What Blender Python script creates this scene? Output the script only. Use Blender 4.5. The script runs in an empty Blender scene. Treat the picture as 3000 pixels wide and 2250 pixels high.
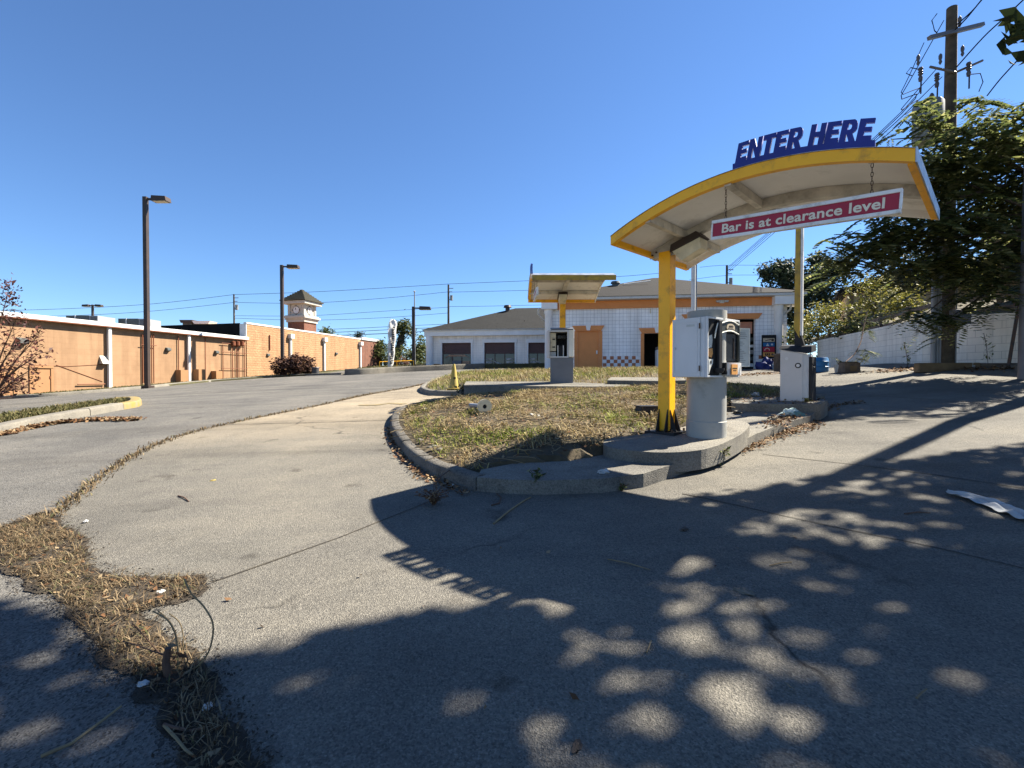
import bpy, bmesh, math, random
import numpy as np
from mathutils import Vector, Matrix, noise as mnoise

R = random.Random(11)
rng = np.random.default_rng(5)
CZ = 1.324                      # eye height above the drive
F = 1400.0                      # focal length in pixels of a 3000 px wide frame
PITCH = math.atan(20 / F)
SC = bpy.context.scene
COL = SC.collection
pi = math.pi
rad = math.radians

# ------------------------------------------------------------------ terrain
_ys = np.arange(-60, 700, 0.1)
_sl = np.interp(_ys, [-60, 4, 5.5, 10.5, 13, 50, 80, 700], [.057, .057, .078, .078, .047, .047, 0, 0])
_fy = np.cumsum(_sl) * 0.1
_fy = _fy - np.interp(0, _ys, _fy)

def gzv(x, y):
    x = np.asarray(x, float); y = np.asarray(y, float)
    f = np.interp(y, _ys, _fy)
    xr = np.clip(x, 0, 14)
    fade = np.clip((y - 14) / 10, 0, 1); fade = 1 - fade * fade * (3 - 2 * fade)
    right = .021 * xr + .004 * np.maximum(0, xr - 1) ** 2 * fade
    t = np.clip(-x - 4, 0, 30)
    left = .021 * np.maximum(np.minimum(x, 0), -4) - (.028 + .00095 * t) * t
    return f + right + left

def gz(x, y):
    return float(gzv(x, y))

def ray(px, py):
    u = (px - 1500) / F; v = (1125 - py) / F
    dy = math.cos(PITCH) + v * math.sin(PITCH)
    dz = -math.sin(PITCH) + v * math.cos(PITCH)
    return u / dy, dz / dy

def Pt(px, py, y):
    a, b = ray(px, py)
    return Vector((a * y, y, CZ + b * y))

def G(px, py, h=0.0):
    a, b = ray(px, py)
    f = lambda y: CZ + b * y - gz(a * y, y) - h
    y0 = .2; y = .2
    while f(y) > 0 and y < 90:
        y0 = y; y *= 1.03
    lo, hi = y0, y
    for _ in range(40):
        m = (lo + hi) / 2
        if f(m) > 0: lo = m
        else: hi = m
    return Vector((a * lo, lo, CZ + b * lo))

K = 3000 / 2212
def GD(x, y, h=0.0): return G(x * K, y * K, h)

# ------------------------------------------------------------------ mesh building
class MB:
    def __init__(s): s.v = []; s.f = []
    def add(s, vs, fs):
        n = len(s.v); s.v += [tuple(p) for p in vs]; s.f += [tuple(i + n for i in f) for f in fs]; return s
    def box(s, c, d, rz=0, m=None):
        hx, hy, hz = d[0] / 2, d[1] / 2, d[2] / 2
        M = m if m is not None else Matrix.Rotation(rz, 3, 'Z')
        vs = [Vector(c) + M @ Vector((x, y, z)) for z in (-hz, hz) for y in (-hy, hy) for x in (-hx, hx)]
        return s.add(vs, [(0, 2, 3, 1), (4, 5, 7, 6), (0, 1, 5, 4), (2, 6, 7, 3), (0, 4, 6, 2), (1, 3, 7, 5)])
    def bb(s, x0, x1, y0, y1, z0, z1):
        return s.box(((x0 + x1) / 2, (y0 + y1) / 2, (z0 + z1) / 2), (abs(x1 - x0), abs(y1 - y0), abs(z1 - z0)))
    def cyl(s, a, b, r0, r1=None, n=12, caps=True):
        r1 = r0 if r1 is None else r1
        a = Vector(a); b = Vector(b); d = (b - a).normalized()
        q = d.to_track_quat('Z', 'Y')
        vs = []
        for p, r in ((a, r0), (b, r1)):
            for i in range(n):
                t = 2 * pi * i / n
                vs.append(p + q @ Vector((math.cos(t) * r, math.sin(t) * r, 0)))
        fs = [(i, (i + 1) % n, n + (i + 1) % n, n + i) for i in range(n)]
        if caps: fs += [tuple(range(n))[::-1], tuple(range(n, 2 * n))]
        return s.add(vs, fs)
    def tube(s, pts, r, n=6):
        pts = [Vector(p) for p in pts]; L = len(pts)
        rs = r if isinstance(r, (list, tuple)) else [r] * L
        vs = []; fs = []
        for k, p in enumerate(pts):
            d = (pts[min(k + 1, L - 1)] - pts[max(k - 1, 0)]).normalized()
            ref = Vector((0, 0, 1)) if abs(d.z) < .95 else Vector((0, 1, 0))
            e1 = d.cross(ref).normalized(); e2 = d.cross(e1)
            for i in range(n):
                t = 2 * pi * i / n
                vs.append(p + (e1 * math.cos(t) + e2 * math.sin(t)) * rs[k])
        for k in range(L - 1):
            for i in range(n):
                j = (i + 1) % n
                fs.append((k * n + i, k * n + j, (k + 1) * n + j, (k + 1) * n + i))
        fs += [tuple(range(n))[::-1], tuple(range((L - 1) * n, L * n))]
        return s.add(vs, fs)
    def extr(s, pts, vec):
        pts = [Vector(p) for p in pts]; n = len(pts); vec = Vector(vec)
        vs = pts + [p + vec for p in pts]
        return s.add(vs, [tuple(range(n))[::-1], tuple(range(n, 2 * n))] + [(i, (i + 1) % n, n + (i + 1) % n, n + i) for i in range(n)])
    def lathe(s, prof, c=(0, 0, 0), n=20):
        c = Vector(c); vs = []; fs = []; m = len(prof)
        for r, z in prof:
            for i in range(n):
                t = 2 * pi * i / n; vs.append(c + Vector((r * math.cos(t), r * math.sin(t), z)))
        for k in range(m - 1):
            for i in range(n):
                j = (i + 1) % n; fs.append((k * n + i, k * n + j, (k + 1) * n + j, (k + 1) * n + i))
        if prof[0][0] > 1e-4: fs.append(tuple(range(n))[::-1])
        if prof[-1][0] > 1e-4: fs.append(tuple(range((m - 1) * n, m * n)))
        return s.add(vs, fs)
    def quad(s, a, b, c, d): return s.add([a, b, c, d], [(0, 1, 2, 3)])
    def build(s, name, mat, parent=None, smooth=False, bevel=0, fixn=True):
        me = bpy.data.meshes.new(name)
        me.from_pydata(s.v, [], s.f)
        if fixn:
            bm = bmesh.new(); bm.from_mesh(me); bmesh.ops.recalc_face_normals(bm, faces=bm.faces); bm.to_mesh(me); bm.free()
        return link(name, me, mat, parent, smooth, bevel)

def link(name, me, mat, parent=None, smooth=False, bevel=0):
    o = bpy.data.objects.new(name, me); COL.objects.link(o)
    if mat is not None: me.materials.append(mat)
    if smooth:
        me.polygons.foreach_set('use_smooth', [True] * len(me.polygons))
        try: me.set_sharp_from_angle(angle=rad(40))
        except Exception: pass
    if bevel:
        b = o.modifiers.new('bevel', 'BEVEL'); b.width = bevel; b.segments = 2; b.limit_method = 'ANGLE'; b.angle_limit = rad(40)
    if parent is not None: o.parent = parent
    return o

def raw(name, vs, fs, mat, parent=None, smooth=False):
    me = bpy.data.meshes.new(name)
    vs = np.asarray(vs, np.float32); fs = np.asarray(fs, np.int32)
    me.vertices.add(len(vs)); me.vertices.foreach_set('co', vs.ravel())
    k = fs.shape[1]
    me.loops.add(len(fs) * k); me.loops.foreach_set('vertex_index', fs.ravel())
    me.polygons.add(len(fs)); me.polygons.foreach_set('loop_start', np.arange(len(fs)) * k)
    me.update(calc_edges=True); me.validate()
    return link(name, me, mat, parent, smooth)

def thing(name, label, cat, loc=(0, 0, 0), rz=0, group=None):
    o = bpy.data.objects.new(name, None); COL.objects.link(o)
    o.location = loc; o.rotation_euler = (0, 0, rz); o.empty_display_size = .1
    return tag(o, label, cat, group)

def tag(o, label=None, cat=None, group=None, kind=None):
    if label: o['label'] = label
    if cat: o['category'] = cat
    if group: o['group'] = group
    if kind: o['kind'] = kind
    return o

def struct(o): o['kind'] = 'structure'; return o
def stuff(o, label=None, cat=None):
    o['kind'] = 'stuff'; return tag(o, label, cat)

def copy_tree(o, parent=None):
    c = o.copy(); COL.objects.link(c); c.parent = parent
    for ch in [x for x in bpy.data.objects if x.parent == o]: copy_tree(ch, c)
    return c

def local(root_loc, rz, p):
    return Matrix.Rotation(-rz, 3, 'Z') @ (Vector(p) - Vector(root_loc))

# ------------------------------------------------------------------ materials
def nt(name):
    m = bpy.data.materials.new(name); m.use_nodes = True
    t = m.node_tree; p = t.nodes['Principled BSDF']
    return m, t, p
def N(t, typ, **kw):
    n = t.nodes.new(typ)
    for k, v in kw.items():
        if k in n.inputs: n.inputs[k].default_value = v
        else: setattr(n, k, v)
    return n
def c4(c): return (c[0], c[1], c[2], 1)
def ramp(t, fac, stops):
    r = t.nodes.new('ShaderNodeValToRGB'); e = r.color_ramp.elements
    while len(e) < len(stops): e.new(.5)
    for i, (p, c) in enumerate(stops): e[i].position = p; e[i].color = c4(c)
    t.links.new(fac, r.inputs[0]); return r.outputs[0]
def mixc(t, fac, a, b, mode='MIX'):
    m = t.nodes.new('ShaderNodeMix'); m.data_type = 'RGBA'; m.blend_type = mode
    for i, v in ((0, fac), (6, a), (7, b)):
        if isinstance(v, (int, float)): m.inputs[i].default_value = v
        elif isinstance(v, tuple): m.inputs[i].default_value = c4(v)
        else: t.links.new(v, m.inputs[i])
    return m.outputs[2]
def objco(t): return t.nodes.new('ShaderNodeTexCoord').outputs['Object']
def noisen(t, co, scale, detail=4, rough=.55):
    n = N(t, 'ShaderNodeTexNoise', Scale=scale, Detail=detail, Roughness=rough); t.links.new(co, n.inputs['Vector']); return n.outputs['Fac']
def bumpn(t, p, h, strength, dist=.01):
    b = N(t, 'ShaderNodeBump', Strength=strength, Distance=dist); t.links.new(h, b.inputs['Height']); t.links.new(b.outputs[0], p.inputs['Normal'])

def mat(name, col, rough=.7, metal=0, col2=None, vs=3, bump=0, bs=40, spec=.3, lo=.35, hi=.65, grime=None, gs=1.3):
    m, t, p = nt(name)
    p.inputs['Roughness'].default_value = rough; p.inputs['Metallic'].default_value = metal
    p.inputs['Specular IOR Level'].default_value = spec
    co = objco(t)
    c2 = col2 or tuple(x * .82 for x in col)
    out = ramp(t, noisen(t, co, vs, 6, .6), [(lo, c2), (hi, col)])
    if grime:
        g = ramp(t, noisen(t, co, gs, 8, .7), [(.52, (0, 0, 0)), (.72, (1, 1, 1))])
        out = mixc(t, g, out, grime)
    t.links.new(out, p.inputs['Base Color'])
    if bump: bumpn(t, p, noisen(t, co, bs, 5), bump, .01)
    return m

def ground_mat(name, light, dark, stain, speck_l, speck_d, sscale=110, amount=.5, big=.35, sand=False, crack=0):
    m, t, p = nt(name); co = objco(t)
    light, dark, stain, speck_l, speck_d = [tuple(a * .335 for a in q) for q in (light, dark, stain, speck_l, speck_d)]
    p.inputs['Roughness'].default_value = .9; p.inputs['Specular IOR Level'].default_value = .2
    base = ramp(t, noisen(t, co, big, 8, .62), [(.32, dark), (.68, light)])
    st = ramp(t, noisen(t, co, big * 3.3, 9, .7), [(.5, (0, 0, 0)), (.75, (1, 1, 1))])
    base = mixc(t, st, base, stain)
    if sand:
        sx = t.nodes.new('ShaderNodeSeparateXYZ'); t.links.new(co, sx.inputs[0])
        nz = noisen(t, co, .7, 6, .6)
        def mr(src, a, b, k):
            m1 = N(t, 'ShaderNodeMath', operation='MULTIPLY_ADD'); t.links.new(nz, m1.inputs[0]); m1.inputs[1].default_value = k; t.links.new(src, m1.inputs[2])
            r_ = N(t, 'ShaderNodeMapRange', interpolation_type='SMOOTHSTEP'); t.links.new(m1.outputs[0], r_.inputs[0]); r_.inputs[1].default_value = a; r_.inputs[2].default_value = b; return r_.outputs[0]
        my = mr(sx.outputs[1], 6.6, 11.0, 2.2); mx_ = mr(sx.outputs[0], 1.2, -.6, 1.0)
        mm = N(t, 'ShaderNodeMath', operation='MULTIPLY'); t.links.new(my, mm.inputs[0]); t.links.new(mx_, mm.inputs[1])
        base = mixc(t, mm.outputs[0], base, tuple(a * .315 for a in (.84, .69, .485)))
    v = N(t, 'ShaderNodeTexVoronoi', Scale=sscale); t.links.new(co, v.inputs['Vector'])
    sp = t.nodes.new('ShaderNodeSeparateColor'); t.links.new(v.outputs['Color'], sp.inputs[0])
    f1 = ramp(t, sp.outputs[0], [(.55, (0, 0, 0)), (.95, (amount,) * 3)])
    f2 = ramp(t, sp.outputs[1], [(.55, (0, 0, 0)), (.95, (amount,) * 3)])
    base = mixc(t, f1, base, speck_l); base = mixc(t, f2, base, speck_d)
    fn = noisen(t, co, 60, 5, .8)
    fine = ramp(t, fn, [(.33, (.70,) * 3), (.67, (1.26,) * 3)])
    base = mixc(t, 1.0, base, fine, 'MULTIPLY')
    wear = ramp(t, noisen(t, co, .55, 7, .68), [(.34, (.74, .745, .76)), (.5, (1, 1, 1)), (.66, (1.2, 1.18, 1.14))])
    base = mixc(t, 1.0, base, wear, 'MULTIPLY')
    mp = t.nodes.new('ShaderNodeMapping'); mp.inputs['Scale'].default_value = (.16, 1.5, 1); mp.inputs['Rotation'].default_value = (0, 0, -.42); t.links.new(co, mp.inputs[0])
    base = mixc(t, 1.0, base, ramp(t, noisen(t, mp.outputs[0], 1.0, 6, .6), [(.36, (.78, .775, .77)), (.52, (1, 1, 1)), (.7, (1.1, 1.09, 1.07))]), 'MULTIPLY')
    spots = ramp(t, noisen(t, co, 2.6, 3, .5), [(.66, (1, 1, 1)), (.74, (.62, .61, .6))])
    base = mixc(t, 1.0, base, spots, 'MULTIPLY')
    if crack or sand:
        wv = N(t, 'ShaderNodeTexNoise', Scale=2.2, Detail=5); t.links.new(co, wv.inputs['Vector'])
        va = N(t, 'ShaderNodeVectorMath', operation='MULTIPLY_ADD'); t.links.new(wv.outputs['Color'], va.inputs[0]); va.inputs[1].default_value = (.5, .5, .5); t.links.new(co, va.inputs[2])
        ve = N(t, 'ShaderNodeTexVoronoi', feature='DISTANCE_TO_EDGE', Scale=.32 if crack else .17); t.links.new(va.outputs[0], ve.inputs['Vector'])
        ln = ramp(t, ve.outputs['Distance'], [(0, (1, 1, 1)), (.0035 if crack else .0014, (0, 0, 0))])
        mk = ramp(t, noisen(t, co, .5, 3, .5), [(.5, (0, 0, 0)), (.58, (.85, .85, .85))])
        lm = mixc(t, 1.0, ln, mk, 'MULTIPLY')
        base = mixc(t, lm, base, (.018, .016, .014))
    t.links.new(base, p.inputs['Base Color'])
    ad = N(t, 'ShaderNodeMath', operation='ADD'); t.links.new(v.outputs['Distance'], ad.inputs[0]); t.links.new(fn, ad.inputs[1])
    bumpn(t, p, ad.outputs[0], .7, .008)
    return m

def brick_mat(name, c1, c2, mortar, bw, bh, ms=.01, rough=.85, bump=.4, extra=0, off=.5, stain=None, esc=6):
    m, t, p = nt(name); co = objco(t)
    p.inputs['Roughness'].default_value = rough; p.inputs['Specular IOR Level'].default_value = .25
    s = t.nodes.new('ShaderNodeSeparateXYZ'); t.links.new(co, s.inputs[0])
    ad = N(t, 'ShaderNodeMath', operation='ADD'); t.links.new(s.outputs[0], ad.inputs[0]); t.links.new(s.outputs[1], ad.inputs[1])
    c = t.nodes.new('ShaderNodeCombineXYZ'); t.links.new(ad.outputs[0], c.inputs[0]); t.links.new(s.outputs[2], c.inputs[1])
    b = N(t, 'ShaderNodeTexBrick', Scale=1.0, offset=off)
    b.inputs['Color1'].default_value = c4(c1); b.inputs['Color2'].default_value = c4(c2); b.inputs['Mortar'].default_value = c4(mortar)
    b.inputs['Mortar Size'].default_value = ms; b.inputs['Brick Width'].default_value = bw; b.inputs['Row Height'].default_value = bh
    b.inputs['Mortar Smooth'].default_value = .3
    t.links.new(c.outputs[0], b.inputs['Vector'])
    out = b.outputs[0]
    mp = t.nodes.new('ShaderNodeMapping'); mp.inputs['Scale'].default_value = (2.2, 2.2, .16); t.links.new(co, mp.inputs[0])
    out = mixc(t, 1.0, out, ramp(t, noisen(t, mp.outputs[0], 1.0, 5, .6), [(.36, (.84, .83, .82)), (.55, (1, 1, 1))]), 'MULTIPLY')
    n1 = noisen(t, co, 1.1, 7, .65)
    out = mixc(t, 1.0, out, ramp(t, n1, [(.3, (.86, .85, .84)), (.7, (1.08, 1.08, 1.08))]), 'MULTIPLY')
    if stain:
        out = mixc(t, ramp(t, noisen(t, co, .8, 9, .72), [(.55, (0, 0, 0)), (.8, (.7, .7, .7))]), out, stain)
    t.links.new(out, p.inputs['Base Color'])
    inv = N(t, 'ShaderNodeMath', operation='SUBTRACT'); inv.inputs[0].default_value = 1; t.links.new(b.outputs['Fac'], inv.inputs[1])
    h = inv.outputs[0]
    if extra:
        e = N(t, 'ShaderNodeMath', operation='MULTIPLY_ADD'); t.links.new(noisen(t, co, esc, 5, .6), e.inputs[0]); e.inputs[1].default_value = extra; t.links.new(h, e.inputs[2]); h = e.outputs[0]
    bumpn(t, p, h, bump, .03 if extra > 1 else .012)
    return m

def leaf_mat(name, stops, rough=.5, trans=.3, patch=None):
    m, t, p = nt(name)
    g = t.nodes.new('ShaderNodeNewGeometry')
    col = ramp(t, g.outputs['Random Per Island'], stops)
    if patch:
        co = objco(t)
        n1 = ramp(t, noisen(t, co, patch[0], 4, .6), [(patch[2], (0, 0, 0)), (patch[3], (1, 1, 1))])
        col2 = ramp(t, g.outputs['Random Per Island'], patch[1])
        col = mixc(t, n1, col, col2)
    t.links.new(col, p.inputs['Base Color'])
    p.inputs['Roughness'].default_value = rough; p.inputs['Specular IOR Level'].default_value = .15
    tr = t.nodes.new('ShaderNodeBsdfTranslucent'); t.links.new(col, tr.inputs[0])
    mx = t.nodes.new('ShaderNodeMixShader'); mx.inputs[0].default_value = trans
    t.links.new(p.outputs[0], mx.inputs[1]); t.links.new(tr.outputs[0], mx.inputs[2])
    t.links.new(mx.outputs[0], t.nodes['Material Output'].inputs[0])
    return m

def glass_mat(name, col, rough=.05):
    m, t, p = nt(name); p.inputs['Base Color'].default_value = c4(col); p.inputs['Roughness'].default_value = rough
    p.inputs['Specular IOR Level'].default_value = .6
    return m

M = {}
M['concrete'] = ground_mat('concrete', (.45, .415, .345), (.35, .325, .28), (.29, .27, .235), (.62, .57, .48), (.15, .14, .13), 150, .62, sand=True)
M['asphalt'] = ground_mat('asphalt', (.42, .39, .345), (.335, .315, .285), (.27, .26, .24), (.50, .48, .44), (.06, .06, .06), 125, .75, .25, crack=1)
M['kerb'] = ground_mat('kerb_concrete', (.58, .54, .46), (.46, .43, .37), (.30, .28, .25), (.66, .62, .54), (.15, .145, .14), 95, .4, 1.2)
M['kerbdark'] = ground_mat('island_kerb_concrete', (.44, .40, .34), (.31, .285, .245), (.19, .175, .155), (.54, .5, .43), (.13, .12, .11), 95, .5, 1.4)
M['palekerb'] = ground_mat('pale_kerb', (.56, .51, .42), (.46, .42, .35), (.36, .33, .28), (.62, .58, .5), (.25, .23, .2), 80, .35, 1.2)
M['kerbyellow'] = mat('kerb_yellow', (0.2263, 0.1533, 0.0292), .8, col2=(0.1825, 0.1533, 0.09125), vs=5)
M['joint'] = mat('joint_dirt', (0.0343, 0.0294, 0.0245), .95, col2=(0.0637, 0.0539, 0.0392), vs=9)
M['soil'] = mat('soil', (0.0912, 0.0696, 0.0408), .95, col2=(0.048, 0.0384, 0.024), vs=6, bump=.8, bs=30)
M['weedsoil'] = mat('weed_soil', (0.048, 0.0376, 0.0264), .95, col2=(0.0224, 0.0176, 0.0128), vs=14, bump=.9, bs=45)
M['lawn'] = mat('lawn_soil', (0.0816, 0.0768, 0.0336), .95, col2=(0.0528, 0.048, 0.024), vs=3, bump=.6, bs=20)
M['bank'] = mat('bank_soil', (.12, .10, .06), .95, col2=(.06, .055, .035), vs=2, bump=.6, bs=14)
M['yellow'] = mat('yellow_paint', (.92, .445, .006), .42, col2=(.84, .40, .006), vs=2.2, spec=.4, grime=(.42, .20, .025), gs=5, bump=.05, bs=60)
M['yellowdirty'] = mat('weathered_yellow', (0.4216, 0.272, 0.034), .55, col2=(0.306, 0.204, 0.0408), vs=3, grime=(0.1224, 0.0952, 0.0476), gs=4)
M['soffit'] = mat('soffit_white', (.80, .785, .75), .6, col2=(.70, .685, .65), vs=2, grime=(.42, .40, .36), gs=2)
M['beam'] = mat('beam_grey', (.60, .55, .46), .6, col2=(.36, .33, .28), vs=5, grime=(.24, .22, .18), gs=4)
M['roofmetal'] = mat('galvanised', (.52, .53, .54), .35, .6, col2=(.28, .29, .31), vs=7, grime=(.12, .12, .13), gs=5)
M['blue'] = mat('sign_blue', (.011, .020, .21), .45, col2=(.009, .016, .17), vs=3, spec=.45)
M['red'] = mat('sign_red', (.36, .016, .04), .5, col2=(.31, .014, .036), vs=2, spec=.4)
M['signwhite'] = mat('sign_frame_white', (.76, .75, .72), .45, col2=(.66, .65, .62), vs=3, grime=(.38, .36, .32), gs=9)
M['cream'] = mat('letter_cream', (.72, .66, .52), .5, col2=(.66, .60, .46), vs=4)
M['iron'] = mat('dark_iron', (.045, .04, .038), .5, .4, col2=(.11, .055, .03), vs=12)
M['black'] = mat('black_plastic', (.018, .018, .02), .55, col2=(.028, .028, .03), vs=4, spec=.15)
M['matblack'] = mat('matt_black', (.012, .012, .013), .85, col2=(.02, .02, .02), vs=4)
M['brownbox'] = mat('fixture_brown', (.045, .028, .02), .5, col2=(.03, .02, .015), vs=4)
M['lens'] = mat('fixture_lens', (.68, .60, .42), .3, col2=(.5, .44, .3), vs=5, grime=(.33, .27, .17), gs=6)
M['grey'] = mat('cabinet_grey', (.60, .605, .61), .45, col2=(.55, .555, .56), vs=2, spec=.35)
M['darkgrey'] = mat('base_grey', (.15, .155, .17), .5, col2=(.125, .13, .145), vs=3)
M['pipe'] = mat('pedestal_paint', (0.3348, 0.3292, 0.3013), .55, col2=(0.2902, 0.2846, 0.2623), vs=2, grime=(0.2065, 0.2009, 0.1786), gs=3, bump=.08, bs=30)
M['gategrey'] = mat('gate_cabinet', (.52, .50, .485), .5, col2=(.47, .455, .44), vs=2, grime=(.46, .44, .42), gs=5)
M['olive'] = mat('terminal_bezel', (.06, .062, .05), .4, col2=(.045, .046, .04), vs=4)
M['trim'] = mat('terminal_trim', (.74, .72, .64), .4)
M['notice'] = mat('notice_sheet', (.52, .53, .50), .35, col2=(.42, .43, .41), vs=6)
M['ink'] = mat('faded_ink', (.20, .20, .20), .7)
M['sticker'] = mat('orange_sticker', (.66, .27, .06), .5, col2=(.6, .32, .1), vs=14)
M['badge'] = mat('badge_tan', (.60, .50, .36), .5, col2=(.4, .32, .22), vs=22)
M['stucco'] = brick_mat('orange_block', (0.2877, 0.1751, 0.09855), (0.2798, 0.1696, 0.09461), (0.2562, 0.1498, 0.08199), .8, .30, .007, bump=.3, extra=.3)
M['split'] = brick_mat('orange_splitface', (0.3763, 0.2173, 0.1145), (0.3445, 0.1961, 0.1018), (0.2862, 0.1537, 0.07632), .42, .21, .010, bump=.8, extra=2.2, esc=9)
M['orangep'] = mat('orange_paint', (0.2896, 0.1526, 0.07045), .7, col2=(0.2662, 0.137, 0.06262), vs=2)
M['redbrick'] = brick_mat('red_brick', (0.1734, 0.05865, 0.03315), (0.1326, 0.04335, 0.0255), (0.1785, 0.1377, 0.1071), .25, .09, .012, bump=.5)
M['rust'] = mat('pipe_rust', (0.1733, 0.05573, 0.02273), .7, col2=(0.1402, 0.04125, 0.0165), vs=6)
M['white'] = mat('white_paint', (0.612, 0.6043, 0.589), .5, col2=(0.5508, 0.5432, 0.5278), vs=2, grime=(0.4208, 0.4054, 0.3749), gs=4)
M['offwhite'] = mat('offwhite_trim', (.84, .80, .76), .6, col2=(.76, .72, .68), vs=2)
M['membrane'] = mat('black_membrane', (.008, .008, .009), .9, col2=(.012, .012, .012), vs=3, spec=.05)
M['gravelroof'] = mat('flat_roof', (0.15, 0.145, 0.14), .9)
M['acgrey'] = mat('unit_grey', (0.09, 0.099, 0.0945), .6, col2=(0.072, 0.0792, 0.0765), vs=3)
M['tile'] = brick_mat('white_tile', (.92, .91, .90), (.89, .88, .875), (.42, .42, .45), .203, .203, .008, rough=.35, bump=.35, off=0, stain=(.66, .62, .55))
M['tileback'] = brick_mat('pale_tile', (.90, .82, .74), (.87, .79, .715), (.62, .57, .51), .2, .2, .006, rough=.5, bump=.2, off=0)
M['terra'] = mat('terracotta', (.72, .27, .085), .6, col2=(.64, .24, .075), vs=2)
M['terratile'] = mat('terracotta_tile', (.42, .15, .07), .45, col2=(.36, .125, .06), vs=6)
M['tilew'] = mat('white_check_tile', (.80, .80, .81), .35)
M['salmon'] = mat('salmon_shutter', (.55, .24, .15), .6, col2=(.48, .21, .13), vs=3)
M['shutter'] = mat('brown_shutter', (.105, .055, .05), .6, col2=(.085, .045, .04), vs=3)
M['shingle'] = brick_mat('grey_shingle', (0.01473, 0.01473, 0.01384), (0.01027, 0.01027, 0.01027), (0.005357, 0.005357, 0.005357), .35, .075, .010, rough=.95, bump=.5, extra=.4, esc=20, stain=(0.01875, 0.0183, 0.01741))
M['shinglebrown'] = brick_mat('brown_shingle', (0.01166, 0.009072, 0.007776), (0.008208, 0.00648, 0.005832), (0.00432, 0.003456, 0.003024), .35, .085, .010, rough=.95, bump=.5, extra=.4, esc=20, stain=(0.01469, 0.0121, 0.01037))
M['towertile'] = mat('tower_shingle', (0.04675, 0.0429, 0.0286), .9, col2=(0.033, 0.03025, 0.022), vs=5)
M['towertrim'] = mat('tower_trim', (0.4092, 0.3844, 0.3348), .6, col2=(0.3596, 0.3348, 0.2914), vs=3)
M['glass'] = glass_mat('dark_glass', (.02, .022, .025))
M['paleclutter'] = mat('pale_clutter', (.50, .47, .44), .7, col2=(.2, .17, .15), vs=2.5)
M['tanclutter'] = mat('tan_clutter', (.42, .25, .16), .7, col2=(.3, .17, .1), vs=2)
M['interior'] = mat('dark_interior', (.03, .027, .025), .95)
M['cmu'] = brick_mat('painted_block', (.86, .80, .69), (.82, .76, .655), (.52, .48, .41), .4, .2, .006, rough=.8, bump=.4, extra=.3, esc=30, stain=(.52, .46, .36))
M['wood'] = mat('pole_wood', (.115, .085, .055), .9, col2=(.06, .045, .03), vs=5, bump=.6, bs=25, grime=(.05, .045, .03), gs=2)
M['oldwood'] = mat('old_timber', (.15, .115, .085), .9, col2=(.08, .06, .05), vs=6, bump=.4, bs=20)
M['timber'] = mat('landscape_timber', (0.192, 0.1296, 0.0672), .85, col2=(0.1248, 0.0816, 0.0432), vs=4)
M['bark'] = mat('bark', (.10, .075, .055), .95, col2=(.055, .042, .032), vs=8, bump=.7, bs=30)
M['twig'] = mat('twig', (0.12, 0.069, 0.045), .9, col2=(0.072, 0.042, 0.03), vs=10)
M['straw'] = mat('straw_stalk', (0.221, 0.17, 0.0935), .9, col2=(0.17, 0.119, 0.06375), vs=10)
M['bronze'] = mat('lamp_bronze', (0.04, 0.032, 0.028), .5, .2, col2=(0.06, 0.04, 0.032), vs=2)
M['steel'] = mat('steel_pole', (.16, .145, .145), .5, .3, col2=(.12, .11, .11), vs=2)
M['wire'] = mat('wire', (.012, .012, .015), .9, spec=.02)
M['ceramic'] = mat('insulator', (.11, .10, .10), .5)
M['transformer'] = mat('transformer_grey', (.20, .205, .205), .6, col2=(.16, .165, .165), vs=3)
M['pvc'] = mat('conduit_grey', (.26, .265, .275), .5, col2=(.22, .225, .235), vs=3)
M['cone'] = mat('cone_yellow', (0.3808, 0.28, 0.056), .6, col2=(0.308, 0.2352, 0.0728), vs=5)
M['flag'] = leaf_mat('flag_fabric', [(0, (.70, .69, .67)), (1, (.72, .71, .69))], .8, .5)
M['cloth'] = mat('white_cloth', (0.3927, 0.3986, 0.3927), .85, col2=(0.2975, 0.3094, 0.3094), vs=9, bump=.5, bs=25)
M['rag'] = mat('green_rag', (.10, .18, .17), .8, col2=(.48, .56, .54), vs=9, lo=.45, hi=.55)
M['paper'] = mat('paper', (0.4144, 0.4088, 0.392), .8)
M['barrel'] = mat('blue_plastic', (.015, .10, .25), .45, col2=(.02, .13, .3), vs=3)
M['navy'] = mat('navy_bag', (.012, .018, .10), .6, col2=(.02, .03, .14), vs=6)
M['bin'] = mat('bin_dark', (.05, .05, .055), .6)
M['shed'] = mat('shed_wall', (.50, .35, .20), .8, col2=(.42, .29, .16), vs=2)
M['deckgreen'] = mat('dark_green_panel', (.02, .04, .035), .8)
M['paint'] = mat('lane_paint', (0.2037, 0.1478, 0.05584), .9, col2=(0.1643, 0.138, 0.08869), vs=12)
M['stone'] = mat('stone', (0.1533, 0.1387, 0.1132), .9, col2=(0.1022, 0.09125, 0.073), vs=12)
M['brownlf'] = leaf_mat('dry_leaf', [(0, (0.0528, 0.02424, 0.01104)), (.35, (0.132, 0.066, 0.0308)), (.7, (0.2024, 0.132, 0.0704)), (1, (0.264, 0.2024, 0.1232))], .8, .1)
M['grass'] = leaf_mat('island_grass', [(0, (0.1373, 0.0936, 0.03744)), (.4, (0.2621, 0.1934, 0.08736)), (.75, (0.3494, 0.2746, 0.1435)), (1, (0.4118, 0.3432, 0.2059))], .8, .2,
                      patch=(1.1, [(0, (0.078, 0.0975, 0.0182)), (.45, (0.1495, 0.182, 0.026)), (.8, (0.247, 0.2535, 0.052)), (1, (0.351, 0.3055, 0.13))], .47, .58))
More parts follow.
